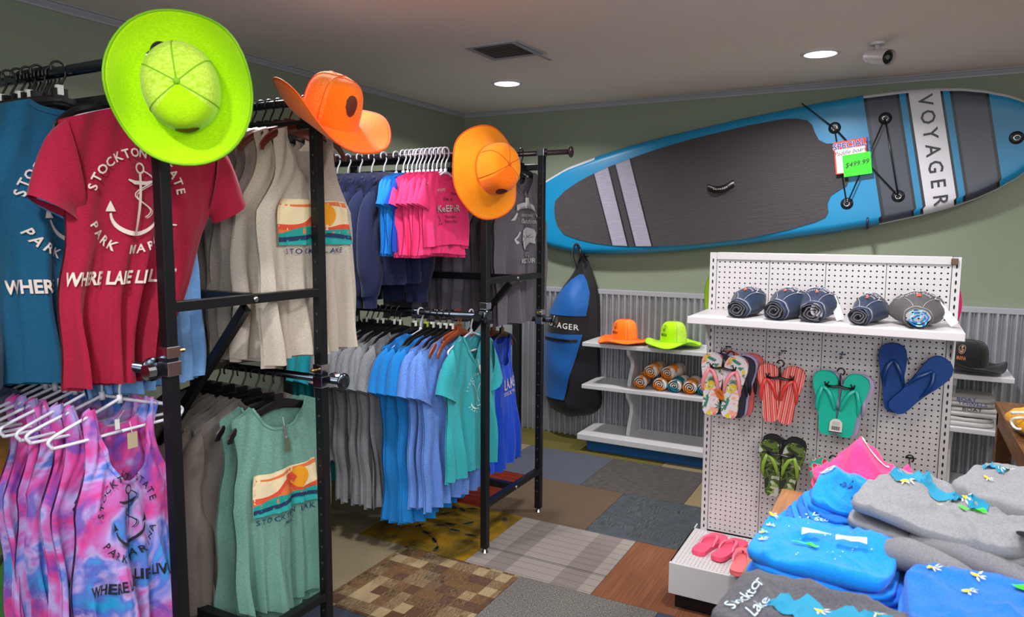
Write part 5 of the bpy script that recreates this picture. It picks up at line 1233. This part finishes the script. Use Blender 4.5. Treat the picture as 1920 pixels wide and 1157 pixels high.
t = thing('flip_flops', 'plain navy blue flip-flops with crossed soles at the right of the pegboard', 'flip-flops', mw=Matrix(((1, 0, 0, q1.x), (0, 0, -1, q1.y), (0, 1, 0, q1.z), (0, 0, 0, 1))))
sandal(t, 'sandal', Matrix.Rotation(R(5), 4, 'Z') @ Matrix.Scale(1.0, 4), S_navy, St_navy, -1, .275)
sandal(t, 'sandal', Matrix.Translation((q2.x-q1.x, q2.z-q1.z, .028)) @ Matrix.Rotation(R(-38), 4, 'Z'), S_navy, St_navy, 1, .275)
q = hit(1705, 872, 1, GY-.1)
t = thing('clip_hanger_piece', 'empty black sandal clip hanging at the lower right of the pegboard', 'hanger', mw=Matrix(((1, 0, 0, q.x), (0, 0, -1, q.y), (0, 1, 0, q.z), (0, 0, 0, 1)))); clip_hanger(t, -.03, 0, .035)
# sandals lying on the deck
def lying(px, py, rz, sole, strap, lab, side, z=.202, tx_=0, ty=0, L=.24):
    q = hit(px, py, 2, z+.01); t = thing('flip_flop', lab, 'flip-flop', mw=Matrix.Translation((q.x, q.y, z)) @ Matrix.Rotation(R(rz), 4, 'Z') @ Matrix.Rotation(R(ty), 4, 'Y') @ Matrix.Rotation(R(tx_), 4, 'X'), group='pink flip-flops on the deck'); sandal(t, 'sole', Matrix.Identity(4), sole, strap, side, L)
lying(1330, 1020, -12, S_hot, St_hot, 'hot pink flip-flop at the left on the base deck', -1)
lying(1366, 1030, -14, S_hot, St_hot, 'hot pink flip-flop in the middle on the base deck', 1, z=.206, ty=-2)
lying(1390, 1052, 2, S_cor2, St_hot, 'salmon pink flip-flop nearest the table on the base deck', 1, z=.226, tx_=0, L=.24)
# ------------------------------------------------------------------ tables and folded clothes
def wood(name, c1, c2):
    def f(s):
        n = s.noise(s.obj((14, 1.2, 14)), 5, 5, .6, .5); s.col(s.ramp(n, [(.3, c1), (.7, c2)])); s.bump(n, .15, .002)
    return texmat(name, f, .45, .4)
W1 = wood('honey_oak', '#7a4a22', '#a66f38'); W2 = wood('brown_oak', '#4f3018', '#7d542d')
TZ = .74
def table(x0, x1, y0, y1, z, m, lab, planks=5):
    t = thing('display_table', lab, 'table', ((x0+x1)/2, (y0+y1)/2, 0)); w, d = (x1-x0)/2, (y1-y0)/2
    for i in range(planks):
        a = -w+2*w*i/planks; MB().box((a+.001, -d, z-.03), (a+2*w/planks-.001, d, z), m).build('plank', t, bevel=.002)
    for sx in (-1, 1):
        MB().box((sx*(w-.02)-.01, -d+.02, z-.1), (sx*(w-.02)+.01, d-.02, z-.03), m).build('apron', t, bevel=.002)
        for sy in (-1, 1): MB().box((sx*(w-.04)-.03, sy*(d-.04)-.03, 0), (sx*(w-.04)+.03, sy*(d-.04)+.03, z-.03), m).build('leg', t, bevel=.003)
    for sy in (-1, 1): MB().box((-w+.04, sy*(d-.02)-.01, z-.1), (w-.04, sy*(d-.02)+.01, z-.03), m).build('apron', t, bevel=.002)
    return t
table(-.295, .75, .55, 2.36, TZ, W1, 'honey oak table covered with folded shirts in the foreground')
table(.405, 1.4, 2.75, 3.84, .8, W2, 'brown oak table at the right edge behind the grey sweatshirts')
F_ablue = fabric('bright_azure_jersey', '#0a7fe0', '#158cf0', .05, .3); F_ablue2 = fabric('deep_azure_jersey', '#0b63c8', '#1270d8', .05, .3); F_swg = fabric('ash_grey_fleece', '#6c6d72', '#797a7f', .1, .25); F_swg2 = fabric('pale_ash_grey_fleece', '#797b7f', '#888a8e', .08, .25); F_gd = fabric('graphite_jersey', '#47484e', '#54555c', .12)
M_ptl = plain('teal_dye_print', '#1487ab', .85); M_pyel = plain('yellow_daisy_print', '#e0cf3c', .8); M_pwh = plain('white_petal_print', '#d6dde0', .8); M_inkd = plain('navy_lettering', '#14346a', .8); M_ppw = plain('powder_white_print', '#c8e0f2', .8)
def daisy(P, x, y, s, rot=0):
    L0 = P.lay; P.lay = L0+.0006
    P.disc(x, y, s*.5, M_pyel, 12, s*.36); P.lay = L0+.001
    for k in range(4): a = rot+k*.7-.9; P.poly([(x+s*.45*cos(a), y+s*.45*sin(a)), (x+s*.8*cos(a+.18), y+s*.8*sin(a+.18)), (x+s*1.25*cos(a), y+s*1.25*sin(a)), (x+s*.8*cos(a-.18), y+s*.8*sin(a-.18))], M_pwh)
    P.stroke([(x, y), (x+s*.3, y-s*.1)], s*.08, M_inkd); P.lay = L0
def splash(P, x0, x1, y0, y1, m, n=9, seed=0, d=.03):
    r = random.Random(seed); top = []; bot = []
    for i in range(n+1):
        x = lerp(x0, x1, i/n); top.append((x, y1+r.uniform(-d, d*.4))); bot.append((x, y0+r.uniform(-d*.4, d)))
    ny = 5; v = []; f = []
    for i in range(n+1):
        for j in range(ny+1): v.append((lerp(bot[i][0], top[i][0], j/ny), lerp(bot[i][1], top[i][1], j/ny)))
    for i in range(n):
        for j in range(ny): f.append((i*(ny+1)+j, (i+1)*(ny+1)+j, (i+1)*(ny+1)+j+1, i*(ny+1)+j+1))
    P.put(v, f, m)
GS = 'folded azure tees in the foreground stack'
# fan of azure tees (back left)
for i in range(9):
    k = i/8
    def pf_(P, k=k):
        P.text('Stockton', .03, -.045, -.088, M_ppw, .004, ital=.4, rot=R(8)); P.text('Lake', .03, -.07, -.06, M_ppw, .004, ital=.4)
        for j in range(6): P.disc(-.09+j*.01, -.03+.012*sin(j*2), .003, M_ppw, 8)
    folded('folded_t_shirt', 'folded azure t-shirt, ' + ['lowest of the fanned stack', 'second lowest in the fanned stack', 'third lowest in the fanned stack', 'fourth lowest in the fanned stack', 'fifth from the bottom of the fanned stack', 'sixth from the bottom of the fanned stack', 'seventh from the bottom of the fanned stack', 'second from the top of the fanned stack', 'topmost of the fanned stack'][i], 't-shirt',
        (-.175+.1*k, 1.935+.085*k, TZ+.002+.0125*i), R(8+9*k), .22-.02*k, .24-.02*k, .0125, F_ablue if i % 2 else F_ablue2, seed=i+10, wr=.004, tilt=(R(1+4*k), R(-1-4*k)), group=GS, layers=1, prt=pf_ if i != 8 else None, sq=4)
def pf_top(P):
    P.text('B', .06, -.075, .02, M_ppw, .004, ital=.3); P.text('all', .035, -.02, .0, M_inkd, .0, ital=.3, rot=-.3); P.text('#life', .035, .03, -.03, M_inkd, .0, ital=.3, rot=-.2); P.text('lake', .03, .045, .02, M_ppw, 0, ital=.3, rot=-.3)
folded('folded_t_shirt', 'crumpled azure t-shirt with scripted letters on top of the fanned stack', 't-shirt', (-.08, 2.02, TZ+.098), R(-8), .2, .19, .034, F_ablue, seed=31, wr=.012, tilt=(R(8), R(2)), group=GS, layers=2, prt=pf_top, topf=lambda x, y: .03*math.exp(-((x+.05)**2+(y-.05)**2)/.006), sq=3.2)
# pink top standing up behind
folded('folded_tank_top', 'hot pink folded tank top behind the blue stack', 'tank top', (-.06, 2.2, TZ+.002), R(10), .27, .2, .135, F_pink, seed=5, wr=.016, layers=4, sq=3,
    topf=lambda x, y: .085*math.exp(-((x+.02)**2)/.0016-((y+.02)**2)/.004)+.03*math.exp(-((x-.03)**2)/.004-(y**2)/.01),
    prt=lambda P: (P.stroke([(-.01, .03), (.0, -.01), (.03, -.02), (.06, -.015)], [.006, .012, .008, .004], M_wink)))
# centre azure stack with the big folded tee on top
for i in range(6):
    folded('folded_t_shirt', 'azure t-shirt in the centre stack, ' + ['at the very bottom', 'second from the bottom', 'third from the bottom', 'fourth from the bottom', 'fifth from the bottom', 'just under the top one'][i], 't-shirt',
        (-.10+.012*sin(i*2.2), 1.70+.01*cos(i*3), TZ+.002+.0135*i), R(-6+2.5*sin(i*1.7)), .33-.008*i, .28-.004*i, .0145, F_ablue2 if i % 2 == 0 else F_ablue, seed=40+i, wr=.005, layers=1, group=GS, sq=4.5)
def pf_c(P):
    for (x, y) in ((-.135, .085), (-.13, .04), (-.135, -.005), (-.125, -.05)): daisy(P, x, y, .014, .5)
    r = random.Random(3)
    for k in range(30): P.disc(r.uniform(-.1, .1), r.uniform(-.1, .1), r.uniform(.0008, .0018), M_ppw, 6)
folded('folded_t_shirt', 'large azure t-shirt with white tags and a green sticker on the centre stack', 't-shirt', (-.118, 1.705, TZ+.083), R(-5), .30, .27, .026, F_ablue, seed=50, wr=.008, layers=1, group=GS, prt=pf_c, sq=4.5,
    topf=lambda x, y: .028*math.exp(-((x-.1)**2)/.003-((y-.06)**2)/.006), prt_extra=(flat_tag(-.02, .02, .062, .014, M_tag, .1, lift=.014), flat_tag(.055, .0, .062, .014, M_tag, .15, lift=.016), leafsticker(-.035, -.025, .055, .02, .1)))
# right azure stack
for i in range(6):
    folded('folded_t_shirt', 'azure t-shirt in the right corner stack, ' + ['bottom one', 'second from the bottom', 'third from the bottom', 'fourth up', 'fifth up', 'directly below the top one'][i], 't-shirt', (.20+.006*sin(i*2.5), 1.52+.008*cos(i*2), TZ+.002+.0165*i), R(2*sin(i*3.1)), .33, .3, .0175, F_ablue2 if i % 2 else F_ablue, seed=60+i, wr=.005, layers=1, group=GS, sq=5)
def pf_r(P):
    for (x, y) in ((-.115, .11), (-.04, .115), (-.06, .045)): daisy(P, x, y, .017, -.4)
folded('folded_t_shirt', 'azure t-shirt with daisies and a white tag on the right corner stack', 't-shirt', (.205, 1.52, TZ+.102), R(1), .335, .305, .03, F_ablue2, seed=70, wr=.007, layers=1, group=GS, prt=pf_r, sq=5,
    prt_extra=(leafsticker(.05, .1, .06, .03, -.1), flat_tag(.075, .055, .075, .04, M_tag, .45, lift=.008)))
# graphite tee front left
def pf_g(P):
    splash(P, -.075, .12, -.03, .07, M_ptl, 14, 4, .03); P.lay = .0008; daisy(P, .0, .035, .018, -.5); daisy(P, .09, .06, .017, -.5)
    P.text('Stockton', .036, -.11, -.02, M_ppw, .0, ital=.3, rot=R(84)); P.text('Lake', .034, -.075, -.05, M_ppw, .0, ital=.3, rot=R(82))
for i in range(3):
    folded('folded_t_shirt', 'graphite t-shirt ' + ['under the others at the near table corner', 'in the middle of the near corner pile', 'with a teal print nearest the camera'][i], 't-shirt', (-.105, 1.355, TZ+.002+.038*i), R(-14+i*2), .33, .27, .039, F_gd, seed=80+i, wr=.006 if i < 2 else .009, layers=1, group='graphite tees at the near corner', prt=pf_g if i == 2 else None, sq=4)
# ash grey sweatshirts
def pf_s(P):
    splash(P, -.15, .07, .05, .145, M_ptl, 14, 8, .035); P.lay = .0008
    for (x, y, s) in ((-.1, .045, .02), (.02, .085, .016), (-.02, .02, .013)): daisy(P, x, y, s, -.6)
for i in range(2):
    folded('folded_sweatshirt', ['ash grey sweatshirt at the bottom of the middle pile', 'ash grey sweatshirt in the middle of the middle pile'][i], 'sweatshirt', (.125, 1.9, TZ+.002+.05*i), R(-16), .36, .33, .052, F_swg, seed=90+i, wr=.006, layers=1, sq=4.5, group='ash grey sweatshirts in the middle pile')
folded('folded_sweatshirt', 'ash grey sweatshirt with teal and daisy print on top of the middle pile', 'sweatshirt', (.118, 1.915, TZ+.104), R(-18), .37, .34, .07, F_swg2, seed=93, wr=.013, layers=2, sq=3.6, prt=pf_s, group='ash grey sweatshirts in the middle pile',
    prt_extra=(leafsticker(.055, .01, .06, .018, -.2),), topf=lambda x, y: .02*math.exp(-((x+.1)**2)/.01))
t = thing('folded_sweatshirt', 'ash grey sweatshirt with rolled sleeves lying across the front of the middle pile', 'sweatshirt', (.09, 1.74, TZ+.12))
def roll(b, pts, r, m, seed, fl=.75):
    P_ = spl(pts, 6); n_ = len(P_); b.tube(P_, [r*(1+.12*mnoise.noise(Vector((i*.4, seed, 0))))*(.82+.18*sin(pi*min(1, i/(n_-1)*1.1))) for i in range(n_)], m, n=18, flat=fl, nrm=(0, 0, 1)); return b
roll(MB(), [(-.1, .02, -.03), (-.05, -.01, -.005), (.03, -.05, -.012), (.085, -.075, -.03)], .045, F_swg, 1).build('sleeve', t, smooth=True)
roll(MB(), [(-.03, .05, .0), (.04, .02, .012), (.11, -.01, .0), (.17, -.03, -.01)], .042, F_swg, 2).build('sleeve', t, smooth=True)
MB().tube([(.165, -.028, -.01), (.18, -.033, -.012)], [.03, .026], F_swg2, n=16, flat=.75, nrm=(0, 0, 1)).build('cuff', t, smooth=True)
for i in range(3):
    def pf_b(P):
        splash(P, -.16, -.11, .04, .12, M_ptl, 6, 2, .012); P.lay = .0008
        for (x, y, s) in ((-.12, .12, .014), (-.125, .06, .014), (-.13, .0, .015)): daisy(P, x, y, s, -.3)
    folded('folded_sweatshirt', ['pale grey sweatshirt lowest in the far right pile', 'pale grey sweatshirt midway in the far right pile', 'pale grey sweatshirt with a daisy edge on top of the far right pile'][i], 'sweatshirt', (.345, 2.13, TZ+.002+.06*i), R(-24), .36, .36, .066, F_swg2 if i != 1 else F_swg, seed=100+i, wr=.006 if i < 2 else .012, layers=1, sq=4, group='pale grey sweatshirts in the far right pile', prt=pf_b if i == 2 else None,
        prt_extra=(leafsticker(-.02, .05, .055, .02, -.2),) if i == 2 else ())
t = thing('hang_tag_pair', 'black oval hang tags lying on the grey sweatshirt at the right edge', 'tag', (.262, 1.765, .93), R(-30))
for i, dx in enumerate((0, .03)):
    MB().tube([(dx, -dx*.5, 0), (dx, -dx*.5, .002)], [.022, .022], M_blackpl, n=20, flat=.7, nrm=(0, 1, 0)).build('card', t)
P = Print(); P.text('LT', .014, 0, 0, M_wink, .0); P.stroke([(.022, -.02), (.036, -.014)], .003, plain('amber_ink', '#b8743a', .6)); P.build('mark', t, lambda u, v, o: (u, v, .0022+o), base=.0006)
# yellow rope bundle on the brown table
t = thing('yellow_bag_bundle', 'yellow drawstring bundle with a white cord ring on the brown table', 'bundle', (.475, 3.25, .8))
M_yel = fabric('mustard_yellow_cloth', '#c98a12', '#e0a41a', .15, .6); b = MB(); rows = []
for i in range(11):
    a = pi*i/10; rows.append([(cos(2*pi*k/24)*.085*sin(a)*(1+.15*sin(5*2*pi*k/24)), sin(2*pi*k/24)*.12*sin(a), .05-.05*cos(a)+.008*sin(k*2+i)*sin(a)) for k in range(24)])
b.grid(rows, M_yel, closed=True); b.build('body', t, smooth=True)
MB().tube([(-.06+cos(a*pi/8)*.025, -.09+.01*sin(a), .06+sin(a*pi/8)*.022) for a in range(16)], .005, M_tag, n=8, closed=True).build('cord_ring', t, smooth=True)
MB().tube(spl([(-.085, -.07, .09), (-.04, -.1, .1), (.02, -.11, .07), (.05, -.11, .03)], 5), .006, M_tag, n=8).build('cord', t, smooth=True)
